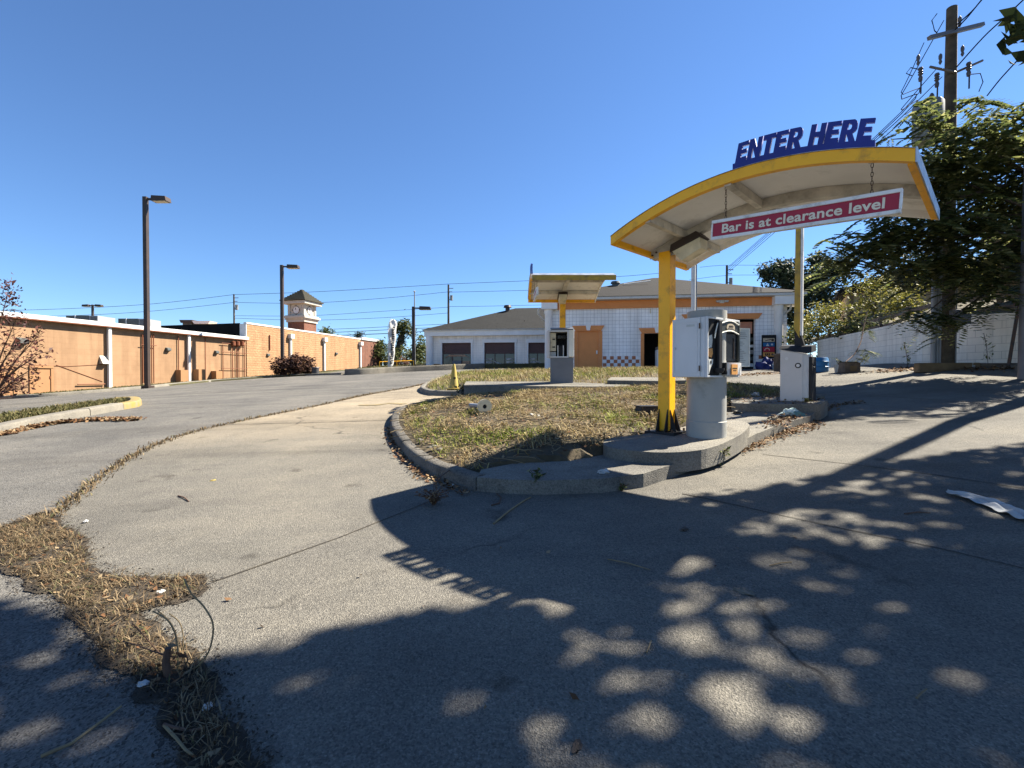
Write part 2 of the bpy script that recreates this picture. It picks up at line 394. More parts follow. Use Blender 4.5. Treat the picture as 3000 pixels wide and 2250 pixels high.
M['drygrass'] = leaf_mat('dry_grass', [(0, (.055, .038, .022)), (.5, (.15, .104, .058)), (.85, (.25, .19, .115)), (1, (.06, .07, .026))], .85, .2)
M['greengrass'] = leaf_mat('lawn_grass', [(0, (0.045, 0.045, 0.01575)), (.6, (0.09, 0.0855, 0.0315)), (1, (0.162, 0.126, 0.0585))], .8, .2)
M['mimosa'] = leaf_mat('feathery_leaf', [(0, (.045, .058, .020)), (.45, (.10, .122, .038)), (.8, (.18, .195, .065)), (1, (.40, .37, .17))], .4, .55)
M['cedar'] = leaf_mat('cedar_leaf', [(0, (.022, .034, .018)), (.7, (.042, .06, .03)), (1, (.085, .09, .05))], .6, .15)
M['bushy'] = leaf_mat('yellow_green_leaf', [(0, (0.091, 0.098, 0.0175)), (.5, (0.189, 0.182, 0.035)), (1, (0.308, 0.266, 0.077))], .55, .3)
M['green'] = leaf_mat('mid_green_leaf', [(0, (.035, .05, .018)), (.6, (.09, .11, .035)), (1, (.20, .19, .07))], .55, .25)
M['ivy'] = leaf_mat('ivy_leaf', [(0, (.015, .022, .01)), (.7, (.03, .042, .018)), (1, (.06, .07, .03))], .5, .2)
M['redleaf'] = leaf_mat('red_brown_leaf', [(0, (0.02975, 0.0102, 0.0102)), (.6, (0.07225, 0.0255, 0.02125)), (1, (0.136, 0.051, 0.034))], .55, .15)
M['shrublf'] = leaf_mat('dark_red_shrub_leaf', [(0, (.03, .016, .014)), (.5, (.075, .04, .03)), (1, (.16, .085, .055))], .6, .15)
M['shadetree'] = leaf_mat('broad_leaf', [(0, (.016, .024, .010)), (.6, (.03, .042, .015)), (1, (.05, .06, .022))], .95, .12)

# ------------------------------------------------------------------ world, sun, camera
w = bpy.data.worlds.new('World'); SC.world = w; w.use_nodes = True
SUN = Vector((.889, .385, 1.0)).normalized()
AZ = math.atan2(SUN.x, SUN.y); EL = math.asin(SUN.z)
sky = w.node_tree.nodes.new('ShaderNodeTexSky'); sky.sky_type = 'NISHITA'; sky.sun_disc = False
sky.sun_elevation = EL; sky.sun_rotation = AZ; sky.altitude = 300; sky.air_density = 1.0; sky.dust_density = 0; sky.ozone_density = 10
bg = w.node_tree.nodes['Background']; bg.inputs[1].default_value = .05
w.node_tree.links.new(sky.outputs[0], bg.inputs[0])
sl = bpy.data.lights.new('Sun', 'SUN'); sl.energy = 5.0; sl.angle = rad(.53); sl.color = (1, .93, .80)
so = bpy.data.objects.new('Sun', sl); COL.objects.link(so); so.rotation_euler = (-SUN).to_track_quat('-Z', 'Y').to_euler()
cd = bpy.data.cameras.new('Camera'); cam = bpy.data.objects.new('Camera', cd); COL.objects.link(cam); SC.camera = cam
cd.sensor_width = 36; cd.lens = 36 * F / 3000; cd.clip_end = 3000; cd.clip_start = .05
cam.location = (0, 0, CZ); cam.rotation_euler = (pi / 2 - PITCH, 0, 0)
SC.view_settings.view_transform = 'Standard'; SC.view_settings.look = 'None'; SC.view_settings.exposure = 1.95; SC.view_settings.gamma = 1
SC.render.engine = 'CYCLES'; SC.cycles.max_bounces = 6; SC.cycles.transparent_max_bounces = 6

# ------------------------------------------------------------------ ground
def nonuni(a, b, step, far):
    left = [a]; s = step
    while left[-1] > -far: s *= 1.35; left.append(left[-1] - s)
    right = [b]; s = step
    while right[-1] < far: s *= 1.35; right.append(right[-1] + s)
    return np.array(left[::-1][:-1] + list(np.arange(a, b + 1e-6, step)) + right[1:])
gx = nonuni(-36, 22, .5, 500); gy = nonuni(-3, 64, .5, 600); gy = gy[gy > -40]
X, Y = np.meshgrid(gx, gy); Z = gzv(X, Y)
nx, ny = len(gx), len(gy)
idx = np.arange(nx * ny).reshape(ny, nx)
fs = np.stack([idx[:-1, :-1], idx[:-1, 1:], idx[1:, 1:], idx[1:, :-1]], -1).reshape(-1, 4)
struct(raw('asphalt_ground', np.stack([X, Y, Z], -1).reshape(-1, 3), fs, M['asphalt'], smooth=True))

def catmull(P, per=6, closed=False):
    P = [Vector(p) for p in P]; n = len(P); out = []
    rngk = range(n if closed else n - 1)
    for k in rngk:
        p0 = P[(k - 1) % n] if closed or k > 0 else P[0]
        p1 = P[k]; p2 = P[(k + 1) % n]
        p3 = P[(k + 2) % n] if closed or k + 2 < n else P[-1]
        for i in range(per):
            t = i / per
            out.append(.5 * ((2 * p1) + (p2 - p0) * t + (2 * p0 - 5 * p1 + 4 * p2 - p3) * t * t + (3 * p1 - p0 - 3 * p2 + p3) * t ** 3))
    if not closed: out.append(P[-1])
    return out

def drape(name, outline, mt, off=.004, skirt=0, step=.5, zf=None, subdiv=None):
    """a sheet that follows the ground inside a 2D outline, optionally with a skirt (slab)"""
    zf = zf or (lambda x, y: gz(x, y) + off)
    bm = bmesh.new()
    ol = []
    pts = [Vector((p[0], p[1])) for p in outline]
    for i in range(len(pts)):
        a = pts[i]; b = pts[(i + 1) % len(pts)]
        k = max(1, int((b - a).length / step))
        for j in range(k): ol.append(a.lerp(b, j / k))
    vs = [bm.verts.new((p.x, p.y, 0)) for p in ol]
    f = bm.faces.new(vs); bm.normal_update()
    if f.normal.z < 0: f.normal_flip()
    bmesh.ops.triangulate(bm, faces=bm.faces[:])
    xs = [p.x for p in ol]; ys_ = [p.y for p in ol]
    for lo, hi, ax in ((min(xs), max(xs), 0), (min(ys_), max(ys_), 1)):
        g = math.ceil(lo / step) * step
        while g < hi:
            co = (g, 0, 0) if ax == 0 else (0, g, 0); no = (1, 0, 0) if ax == 0 else (0, 1, 0)
            bmesh.ops.bisect_plane(bm, geom=bm.verts[:] + bm.edges[:] + bm.faces[:], plane_co=co, plane_no=no, dist=1e-5)
            g += step
    for v in bm.verts: v.co.z = zf(v.co.x, v.co.y)
    if skirt:
        be = [e for e in bm.edges if len(e.link_faces) == 1]
        r = bmesh.ops.extrude_edge_only(bm, edges=be)
        for v in [g for g in r['geom'] if isinstance(g, bmesh.types.BMVert)]: v.co.z -= skirt
    bmesh.ops.recalc_face_normals(bm, faces=bm.faces[:])
    me = bpy.data.meshes.new(name); bm.to_mesh(me); bm.free()
    up = sum(1 for p in me.polygons if p.normal.z > .5); dn = sum(1 for p in me.polygons if p.normal.z < -.5)
    if dn > up: me.flip_normals()
    return struct(link(name, me, mt))

def inset(poly, d):
    out = []; n = len(poly); ar = sum(poly[i][0] * poly[(i + 1) % n][1] - poly[(i + 1) % n][0] * poly[i][1] for i in range(n)); sg = 1 if ar > 0 else -1
    for i in range(n):
        a, b, c = Vector(poly[i - 1][:2]), Vector(poly[i][:2]), Vector(poly[(i + 1) % n][:2])
        n1 = (b - a).normalized(); n2 = (c - b).normalized(); t = (Vector((-n1.y, n1.x)) + Vector((-n2.y, n2.x))).normalized() * sg
        out.append(tuple(b + t * d))
    return out
def inpoly(px, py, poly):
    px = np.asarray(px); py = np.asarray(py); r = np.zeros(px.shape, bool); n = len(poly)
    for i in range(n):
        x1, y1 = poly[i][0], poly[i][1]; x2, y2 = poly[(i + 1) % n][0], poly[(i + 1) % n][1]
        c = ((y1 > py) != (y2 > py)) & (px < (x2 - x1) * (py - y1) / (y2 - y1 + 1e-12) + x1)
        r ^= c
    return r
def edgedist(px, py, poly):
    px = np.asarray(px, float); py = np.asarray(py, float); d = np.full(px.shape, 1e9); n = len(poly)
    for i in range(n):
        x1, y1 = poly[i][0], poly[i][1]; x2, y2 = poly[(i + 1) % n][0], poly[(i + 1) % n][1]
        dx, dy = x2 - x1, y2 - y1; L = dx * dx + dy * dy + 1e-12
        t = np.clip(((px - x1) * dx + (py - y1) * dy) / L, 0, 1)
        d = np.minimum(d, np.hypot(px - x1 - t * dx, py - y1 - t * dy))
    return d

# the grey concrete drive (right part, under the camera) and the paler lane on the left
LANE_EDGE = [GD(*p) for p in [(95, 1135), (180, 1062), (262, 1002), (350, 956), (450, 926), (560, 902), (700, 874), (800, 852), (880, 838), (930, 826), (962, 813)]]
LE = [(p.x, p.y) for p in catmull(LANE_EDGE, 5)]
NEAR_EDGE = [GD(*p) for p in [(520, 1659), (440, 1490), (330, 1370), (300, 1330), (400, 1262), (250, 1258), (200, 1245), (165, 1195), (95, 1135)]]
NE = [(p.x, p.y) for p in NEAR_EDGE]
farL = LE[-1]
drive = [(-.1, -2.0)] + NE + LE[1:] + [(farL[0] + 1, farL[1] + 1.5), (3, 27.0), (14.5, 25.6), (14.2, 21), (13.2, 16), (12.8, 12), (13, 8), (13.5, 2), (13, -2)]
drape('concrete_driveway', drive, M['concrete'], .004)
def strip(name, pts, wd, mt, off=.008, wob=0):
    pts = [Vector((p[0], p[1])) for p in pts]; out = []
    for i in range(len(pts) - 1):
        k = max(1, int((pts[i + 1] - pts[i]).length / .25))
        out += [pts[i].lerp(pts[i + 1], j / k) for j in range(k)]
    out.append(pts[-1]); vs = []; f = []
    for i, p in enumerate(out):
        d = (out[min(i + 1, len(out) - 1)] - out[max(i - 1, 0)]).normalized(); nrm = Vector((-d.y, d.x))
        w_ = wd * (1 + wob * (R.random() - .5)); q = p + nrm * wob * wd * (R.random() - .5)
        for s in (-1, 1):
            c = q + nrm * s * w_ / 2; vs.append((c.x, c.y, gz(c.x, c.y) + off))
    for i in range(len(out) - 1): f.append((2 * i, 2 * i + 1, 2 * i + 3, 2 * i + 2))
    return struct(raw(name, vs, [tuple(reversed(q)) for q in f], mt))
for pts, wd, off in [([(624, 1708), (1000, 1575), (1194, 1497), (1300, 1455)], .014, .008), ([(2000, 1448), (2475, 1552), (2723, 1602), (3050, 1680)], .014, .008),
            ([(2235, 1333), (2480, 1360), (2746, 1394), (3050, 1440)], .016, .008), ([(2300, 1150), (2620, 1164), (3000, 1190)], .02, .008),
            ([(640, 1246), (900, 1240), (1134, 1232)], .03, .012), ([(1015, 1158), (1130, 1153), (1235, 1149)], .05, .012), ([(900, 1180), (1060, 1176), (1200, 1168)], .03, .012)]:
    strip('expansion_joint', [G(*p) for p in pts], wd, M['joint'], off, .7)

def kerb(name, pts, wd, h, mt, seg=2.4, inward=1, per=5, zoff=0):
    """rounded kerb swept along a polyline, split by narrow joints"""
    P = catmull([Vector((p[0], p[1])).to_3d() for p in pts], per)
    P = [Vector((p.x, p.y)) for p in P]
    L = [0]
    for i in range(1, len(P)): L.append(L[-1] + (P[i] - P[i - 1]).length)
    tot = L[-1]
    def at(s):
        s = min(max(s, 0), tot); i = max(1, next((k for k in range(len(L)) if L[k] >= s - 1e-9), len(L) - 1))
        t = (s - L[i - 1]) / max(1e-9, L[i] - L[i - 1]); return P[i - 1].lerp(P[i], t)
    mb = MB(); s0 = 0
    prof = [(0, -.06), (.012, h * .75), (.03, h * .93), (.06, h), (wd - .02, h), (wd, h - .02), (wd, -.06)]
    while s0 < tot - .02:
        s1 = min(tot, s0 + seg * (.85 + .3 * R.random())); k = max(2, int((s1 - s0) / .2)); vs = []; f = []; m = len(prof)
        dz = (R.random() - .5) * .012; dn = (R.random() - .5) * .012
        for j in range(k + 1):
            s = s0 + .006 + (s1 - s0 - .012) * j / k
            p = at(s); d = (at(s + .05) - at(s - .05)).normalized(); nr = Vector((-d.y, d.x)) * inward
            for a, z in prof:
                q = p + nr * (a + dn - .03); vs.append((q.x, q.y, gz(q.x, q.y) + z + zoff + (dz if z > 0 else 0)))
        for j in range(k):
            for i in range(m - 1): f.append((j * m + i, j * m + i + 1, (j + 1) * m + i + 1, (j + 1) * m + i))
        f += [tuple(range(m)), tuple(range(k * m, k * m + m))[::-1]]
        mb.add(vs, f); s0 = s1
    return struct(mb.build(name, mt, smooth=True))

# ---- near island
NI = [GD(*p) for p in [(866, 893), (848, 912), (851, 945), (878, 985), (925, 1020), (985, 1046), (1030, 1062), (1100, 1068), (1170, 1070), (1300, 1066), (1390, 1054), (1460, 1030), (1520, 1008), (1575, 991), (1631, 961), (1684, 938), (1751, 900), (1795, 874), (1745, 858), (1695, 850), (1631, 846), (1567, 841), (1480, 845), (1300, 854), (1150, 860), (1000, 868), (920, 879)]]
NI2 = [(p.x, p.y) for p in NI]
SLABS = []
def ni_z(x, y):
    d = edgedist(x, y, NI2); z = gzv(x, y) + .10 + .20 * np.clip(d / 1.3, 0, 1)
    for pl in SLABS: z = np.where(inpoly(x, y, pl), gzv(x, y) + .06, z)
    return z
kerb('island_kerb', [GD(1300, 854)] + [GD(1150, 860), GD(1000, 868), GD(920, 879)] + NI[0:7], .15, .14, M['kerbdark'], 1.3)
kerb('island_back_kerb', [GD(1780, 868), GD(1695, 850), GD(1631, 846), GD(1567, 841), GD(1480, 845), GD(1300, 854)], .15, .13, M['palekerb'], 2.0)
def s2(pts, h): return [tuple(G(x, y, h)[:2]) for x, y in pts]
lower = [tuple(p[:2]) for p in NI[6:16]] + s2([(2374, 1221), (2420, 1190), (2330, 1180), (2150, 1195), (2060, 1245), (1900, 1296), (1800, 1330), (1670, 1354), (1505, 1362), (1410, 1380)], .12)
lo_o = drape('lower_island_slab', lower, M['kerb'], .135, skirt=.2, step=.3)
upper = s2([(1768, 1294), (1780, 1310), (1847, 1321), (1942, 1327), (2037, 1322), (2095, 1309), (2138, 1291), (2180, 1266), (2190, 1240), (2100, 1225), (1990, 1255), (1890, 1272), (1796, 1283)], .25)
upper = [(p.x, p.y) for p in catmull([Vector((a, b, 0)) for a, b in upper], 4, True)]
drape('terminal_slab', upper, M['kerb'], .255, skirt=.2, step=.3)
gslab = s2([(2143, 1181), (2302, 1184), (2404, 1184), (2425, 1172), (2380, 1163), (2200, 1163), (2140, 1166)], .27)
drape('gate_slab', gslab, M['kerb'], .27, skirt=.25, step=.3)

SLABS += [lower, upper, gslab]
drape('island_soil', inset(NI2, .08), M['soil'], zf=lambda x, y: float(ni_z(x, y)) - .02, skirt=.15, step=.25)

# ---- far island
FI = [G(*p) for p in [(1234, 1141), (1240, 1152), (1262, 1158), (1300, 1160), (1360, 1160), (1500, 1157), (1700, 1152), (1822, 1145), (1925, 1134), (2010, 1124), (2080, 1113), (2060, 1102)]] + [Vector((9.0, 23.0, 0)), Vector((3.5, 25.5, 0)), Vector((-1.5, 25.5, 0))] + [G(1330, 1100), G(1290, 1112), G(1258, 1125)]
FI2 = [(p.x, p.y) for p in FI]
def fi_z(x, y):
    d = edgedist(x, y, FI2); return gzv(x, y) + .09 + .17 * np.clip(d / 1.2, 0, 1) + .03 * np.clip((d - 1.0) / 1.5, 0, 1)
drape('far_island_soil', inset(FI2, .08), M['soil'], zf=lambda x, y: float(fi_z(x, y)) - .02, skirt=.2, step=.4)
kerb('far_island_kerb', [FI[-3], FI[-2], FI[-1]] + FI[:5], .16, .14, M['kerb'], 2.0)
FD = G(1500, 1157).y
fs1 = s2([(1359, 1129), (1600, 1131), (1825, 1133), (1850, 1126), (1600, 1118), (1365, 1117)], .31)
drape('far_terminal_slab', fs1, M['kerb'], .31, skirt=.4, step=.4)
fs2_ = s2([(1779, 1114), (1850, 1115), (1930, 1116), (2010, 1114), (2000, 1106), (1790, 1105)], .40)
drape('far_side_slab', fs2_, M['kerb'], .40, skirt=.35, step=.4)

# ---- left median and kerbs
med = [G(*p) for p in [(-150, 1310), (0, 1274), (90, 1252), (181, 1233), (285, 1214), (360, 1200), (402, 1192), (412, 1184), (398, 1177), (340, 1180), (240, 1193), (130, 1208), (0, 1227), (-150, 1250)]]
med2 = [(p.x, p.y) for p in med]
def md_z(x, y): return gzv(x, y) + .09 + .03 * np.clip(edgedist(x, y, med2) / .5, 0, 1)
drape('median_soil', inset(med2, .08), M['lawn'], zf=lambda x, y: float(md_z(x, y)) - .02, skirt=.12, step=.5)
kerb('median_kerb', med[:6], .3, .17, M['palekerb'], 3.0)
kerb('median_kerb_end', med[5:10], .26, .16, M['kerbyellow'], 6)
kerb('median_kerb_rear', med[9:], .15, .12, M['palekerb'], 3.0)
lk = [G(*p) for p in [(-250, 1185), (0, 1170), (203, 1157), (434, 1137), (615, 1119), (795, 1106), (900, 1101), (1000, 1098)]]
kerb('roadside_kerb', lk, .3, .15, M['palekerb'], 3.5)
fk = [G(*p) for p in [(1010, 1099), (1062, 1097), (1180, 1090), (1315, 1084), (1420, 1080)]]
kerb('far_kerb', fk, .25, .42, M['palekerb'], 3.5)
LWX = lambda d: Vector((-26.79 + .25 * (d - 25), d))     # foot of the orange wall at depth d
lawn = [(p.x, p.y) for p in lk[:7]] + [tuple(LWX(d)) for d in (56, 45, 35, 25, 18)]
drape('verge_soil', lawn, M['lawn'], .10, skirt=.1, step=.5)
bed = [(p.x, p.y + .1) for p in fk] + [(4, 38), (4, 70), (-17, 70), (-13, 40)]
drape('far_verge', bed, M['lawn'], .33, skirt=.4, step=1)
struct(strip('lane_paint_mark', [G(1050, 1189), G(1100, 1187), G(1140, 1183), G(1184, 1185)], .22, M['paint'], .013, .7))

# ------------------------------------------------------------------ canopy with lettering
def arch(s): return 2.233 + .092 * s / 2.6 + .28 * (1 - ((s - 1.3) / 1.3) ** 2)
S0, N0, LEN, DEP = .196, .92, 2.6, 1.84
def sweep(mb, n0, n1, t0, t1, s0=0, s1=LEN, k=26):
    """bar following the arch: n0..n1 across, t0..t1 above the arch line"""
    vs = []; f = []
    for i in range(k + 1):
        s = s0 + (s1 - s0) * i / k
        for n, t in ((n0, t0), (n1, t0), (n1, t1), (n0, t1)): vs.append((s - S0, n - N0, arch(s) + t))
    for i in range(k):
        for j in range(4): f.append((i * 4 + j, i * 4 + (j + 1) % 4, i * 4 + 4 + (j + 1) % 4, i * 4 + 4 + j))
    f += [(0, 1, 2, 3), (k * 4 + 3, k * 4 + 2, k * 4 + 1, k * 4)]
    return mb.add(vs, f)

def curve_mesh(polys, extrude, name):
    cu = bpy.data.curves.new(name, 'CURVE'); cu.dimensions = '2D'; cu.fill_mode = 'BOTH'; cu.extrude = extrude
    for pl in polys:
        sp = cu.splines.new('POLY'); sp.points.add(len(pl) - 1)
        for i, (x, y) in enumerate(pl): sp.points[i].co = (x, y, 0, 1)
        sp.use_cyclic_u = True
    o = bpy.data.objects.new(name, cu); COL.objects.link(o)
    me = bpy.data.meshes.new_from_object(o.evaluated_get(bpy.context.evaluated_depsgraph_get()))
    bpy.data.objects.remove(o); bpy.data.curves.remove(cu)
    return me
def text_mesh(txt, size, extrude, name, offset=0, spacing=1.0, shear=0):
    cu = bpy.data.curves.new(name, 'FONT'); cu.body = txt; cu.size = size; cu.extrude = extrude; cu.offset = offset; cu.space_character = spacing; cu.shear = shear
    cu.align_x = 'CENTER'; cu.align_y = 'CENTER'; cu.resolution_u = 3
    o = bpy.data.objects.new(name, cu); COL.objects.link(o)
    me = bpy.data.meshes.new_from_object(o.evaluated_get(bpy.context.evaluated_depsgraph_get()))
    bpy.data.objects.remove(o); bpy.data.curves.remove(cu)
    return me

def split_words(me, gap):
    bm = bmesh.new(); bm.from_mesh(me); bm.verts.ensure_lookup_table(); seen = set(); isl = []
    for v in bm.verts:
        if v.index in seen: continue
        st = [v]; seen.add(v.index); cur = []
        while st:
            q = st.pop(); cur.append(q)
            for e in q.link_edges:
                o = e.other_vert(q)
                if o.index not in seen: seen.add(o.index); st.append(o)
        isl.append((min(q.co.x for q in cur), max(q.co.x for q in cur), cur))
    isl.sort(key=lambda t: t[0]); groups = []; end = None
    for a, b, cur in isl:
        if end is None or a - end > gap: groups.append([])
        groups[-1] += cur; end = b if end is None else max(end, b)
    out = []
    for g in groups:
        ids = {v.index: i for i, v in enumerate(g)}; m2 = bpy.data.meshes.new('word')
        m2.from_pydata([tuple(v.co) for v in g], [], [[ids[v.index] for v in f.verts] for f in bm.faces if f.verts[0].index in ids]); out.append(m2)
    bm.free(); return out

def glyph(ch):
    t = .32
    if ch == 'E': return [[(0, 0), (.72, 0), (.72, .22), (t, .22), (t, .39), (.66, .39), (.66, .61), (t, .61), (t, .78), (.72, .78), (.72, 1), (0, 1)]]
    if ch == 'N': return [[(0, 0), (.29, 0), (.29, .52), (.55, 0), (.84, 0), (.84, 1), (.55, 1), (.55, .48), (.29, 1), (0, 1)]]
    if ch == 'T': return [[(.22, 0), (.54, 0), (.54, .76), (.78, .76), (.78, 1), (0, 1), (0, .76), (.22, .76)]]
    if ch == 'H': return [[(0, 0), (.3, 0), (.3, .37), (.54, .37), (.54, 0), (.84, 0), (.84, 1), (.54, 1), (.54, .62), (.3, .62), (.3, 1), (0, 1)]]
    if ch == 'R': return [[(0, 0), (t, 0), (t, .34), (.32, .34), (.5, 0), (.82, 0), (.6, .38), (.72, .46), (.78, .58), (.78, .78), (.72, .92), (.6, 1), (0, 1)],
                          [(t, .54), (t, .8), (.44, .8), (.5, .76), (.52, .67), (.5, .58), (.44, .54)]]

def lettering(parent):
    polys = []; x = 0; h = .168
    base = .055; adv = {'E': .775, 'N': .89, 'T': .80, 'R': .865, 'H': .89, ' ': .36}
    tot = sum(adv[c] for c in 'ENTER HERE')
    sx = 1.04 / (tot + .25)
    for ch in 'ENTER HERE':
        if ch != ' ':
            for g in glyph(ch): polys.append([((x + a + .24 * b) * sx, base + b * h) for a, b in g])
        x += adv[ch]
    me = curve_mesh(polys, .011, 'letters')
    s_st = 1.335
    for v in me.vertices:
        X_, Y_, Z_ = v.co
        v.co = (s_st + X_ - S0, -N0 - .0 + Z_ + .012, arch(s_st + X_) + .004 + Y_)
    link('lettering', me, M['blue'], parent)
    mb = MB(); sweep(mb, .0, .024, .004, .0588, s_st - .02, s_st + 1.03, 14); mb.build('letter_band', M['blue'], parent)

def make_canopy(label):
    r = thing('payment_canopy', label, 'canopy', group='yellow payment canopies')
    mb = MB(); sweep(mb, .02, DEP - .02, -.022, 0, .015, LEN - .015); mb.build('roof_panel', M['soffit'], r, True)
    mb = MB(); sweep(mb, -.012, DEP + .012, .0015, .004); mb.build('roof_skin', M['roofmetal'], r, True)
    mb = MB(); sweep(mb, 0, .022, -.095, .0); sweep(mb, .024, .06, -.095, -.083); mb.build('fascia', M['yellow'], r)
    mb = MB(); sweep(mb, DEP - .022, DEP, -.095, .0); mb.build('fascia', M['soffit'], r)
    for s, e in ((0, 0), (LEN, 1)):
        mb = MB(); z = arch(s); x = s - S0; sg = 1 if e == 0 else -1
        mb.bb(x, x + sg * .014, -N0 + .025, DEP - N0 - .025, z - .095, z - .004)
        mb.bb(x + sg * .015, x + sg * .05, -N0 + .065, DEP - N0 - .025, z - .095 + .006 * e, z - .083 + .006 * e)
        mb.build('end_fascia', M['yellow'], r)
        if e: MB().bb(x + .002, x + .012, -N0, DEP - N0, z - .1, z + .012).build('end_plate', M['roofmetal'], r)
    mb = MB(); sweep(mb, N0 - .045, N0 + .045, -.125, -.024, .02, LEN - .05); mb.build('spine_beam', M['beam'], r)
    for s in (.44, 1.26):
        mb = MB(); z = arch(s) - .028; x = s - S0
        for a, b in ((-N0 + .03, -.05), (.05, DEP - N0 - .03)): mb.bb(x - .03, x + .03, a, b, z - .085, z)
        mb.build('cross_beam', M['beam'], r)
    mb = MB(); mb.bb(-.075, .075, -.075, .075, .02, arch(S0) - .13); mb.build('post', M['yellow'], r, bevel=.006)
    mb = MB()
    for sx in (-1, 1): mb.extr([(sx * .055 - .006, -.078, .018), (sx * .055 - .006, -.078, .28), (sx * .055 - .006, -.16, .018)], (.012, 0, 0))
    for sy in (-1, 1): mb.extr([(.078, sy * .055 - .006, .018), (.078, sy * .055 - .006, .28), (.16, sy * .055 - .006, .018)], (0, .012, 0))
    mb.build('gusset', M['black'], r)
    mb = MB(); mb.bb(-.19, .19, -.19, .19, -.06, .016)
    mb.build('base_plate', M['black'], r)
    for a in (-1, 1):
        for b in (-1, 1): MB().cyl((a * .15, b * .15, .015), (a * .15, b * .15, .05), .014, n=6).build('bolt', M['iron'], r)
    mb = MB(); mb.bb(-.2, .22, -.058, -.048, arch(S0) - .19, arch(S0) - .06); mb.build('bracket', M['beam'], r)
    MB().cyl((-.11, -.06, arch(S0) - .12), (-.11, -.07, arch(S0) - .12), .012, n=8).build('bracket_bolt', M['iron'], r)
    MB().cyl((-.16, -.06, arch(S0) - .15), (-.16, -.07, arch(S0) - .15), .012, n=8).build('bracket_bolt', M['iron'], r)
    # lamp under the spine, beside the post
    c = Vector((.30, -.03, 2.185)); tl = Matrix.Rotation(-.30, 3, 'Y')
    def tr(x, y, z): return c + tl @ Vector((x, y, z))
    hb = MB(); hb.extr([tr(-.2, -.12, .02), tr(.2, -.12, .02), tr(.16, -.12, .1), tr(-.16, -.12, .1)], tl @ Vector((0, .24, 0)))
    lamp = hb.build('lamp_housing', M['brownbox'], r, bevel=.006)
    lb = MB(); lb.add([tr(-.175, -.105, .019), tr(.175, -.105, .019), tr(.175, .105, .019), tr(-.175, .105, .019), tr(-.11, -.085, -.13), tr(.15, -.085, -.10), tr(.15, .085, -.10), tr(-.11, .085, -.13)],
           [(0, 1, 2, 3), (7, 6, 5, 4), (0, 4, 5, 1), (1, 5, 6, 2), (2, 6, 7, 3), (3, 7, 4, 0)])
    lb.build('lamp_lens', M['lens'], lamp, bevel=.008)
    lettering(r)
    return r

def make_bar(label):
    """clearance bar on chains, origin on the arch line at the front edge"""
    r = thing('clearance_sign', label, 'sign', group='clearance bars hung on chains')
    L, H, s0 = 1.436, .18, 1.08
    z0 = arch(1.08) - .388; z1 = z0 - .066 - .02
    ang = math.atan2(z1 - z0, L); Mx = Matrix.Rotation(-ang, 3, 'Y')
    c = Vector((s0 + L / 2 - S0, .12 - N0, (z0 + z1) / 2 - H / 2 + .02))
    def at(x, y, z): return c + Mx @ Vector((x, y, z))
    MB().box(c, (L - .02, .03, H - .04), m=Mx).build('panel', M['red'], r)
    mb = MB()
    mb.box(at(0, 0, H / 2 - .012), (L, .05, .03), m=Mx); mb.box(at(0, 0, -H / 2 + .012), (L, .05, .03), m=Mx)
    for sx in (-1, 1): mb.box(at(sx * (L / 2 - .006), 0, 0), (.014, .05, H - .056), m=Mx)
    mb.build('frame', M['signwhite'], r, bevel=.003)
    for back in (0, 1):
        me = text_mesh('Bar is at clearance level', .1145, .001, 'letters', .0026, 1.03)
        xs = [v.co.x for v in me.vertices]; sc = L * .86 / (max(xs) - min(xs)); mid = (max(xs) + min(xs)) / 2
        for v in me.vertices:
            x_, y_ = (v.co.x - mid) * sc, v.co.y * 1.0
            v.co = at(x_, -.0172 - v.co.z, y_ - .002) if not back else at(-x_, .0172 + v.co.z, y_ - .002)
        for wme in split_words(me, .02): link('lettering', wme, M['cream'], r)
    for s in (1.21, 2.33):
        top = arch(s) - .03; x = s - S0; bot = at(s - s0 - L / 2, 0, H / 2).z
        MB().bb(x - .022, x + .022, .12 - N0 - .015, .12 - N0 + .015, top - .05, top).build('hanger', M['signwhite'], r)
        mb = MB(); nlk = max(3, int((top - .05 - bot) / .034)); 
        for k in range(nlk):
            zc = bot + (top - .05 - bot) * (k + .5) / nlk; hh = (top - .05 - bot) / nlk * .62
            pts = [(math.cos(t) * .0085, 0, math.sin(t) * hh) for t in np.linspace(0, 2 * pi, 9)]
            if k % 2: pts = [(0, a, b) for a, _, b in pts]
            mb.tube([(x + a, .12 - N0 + b, zc + d) for a, b, d in pts], .0028, 5)
        mb.build('chain', M['iron'], r)
    return r

can = make_canopy('larger-looking near yellow arched canopy with blue ENTER HERE letters above the grey terminal')
A1 = math.atan2(-.714, .70)
can_base = Vector((1.89, 5.84, CZ - .67)); can.location = can_base; can.rotation_euler.z = A1
bar = make_bar('long red clearance bar with white frame, its words readable, under the near canopy')
bar.location = can_base; bar.rotation_euler.z = A1
can2 = copy_tree(can); can2['label'] = 'small far yellow canopy seen from its free end, behind the open payment cabinet'
c2 = Vector((1.36, 12.9, CZ - .10)); can2.location = c2; can2.rotation_euler.z = rad(-90)
for ch in can2.children:
    if ch.name.startswith('end_plate'): ch.material_slots[0].link = 'OBJECT'; ch.material_slots[0].material = M['yellowdirty']
bar2 = copy_tree(bar); bar2['label'] = 'clearance bar seen edge-on at the left side of the far canopy'
bar2.location = c2; bar2.rotation_euler.z = rad(-90)

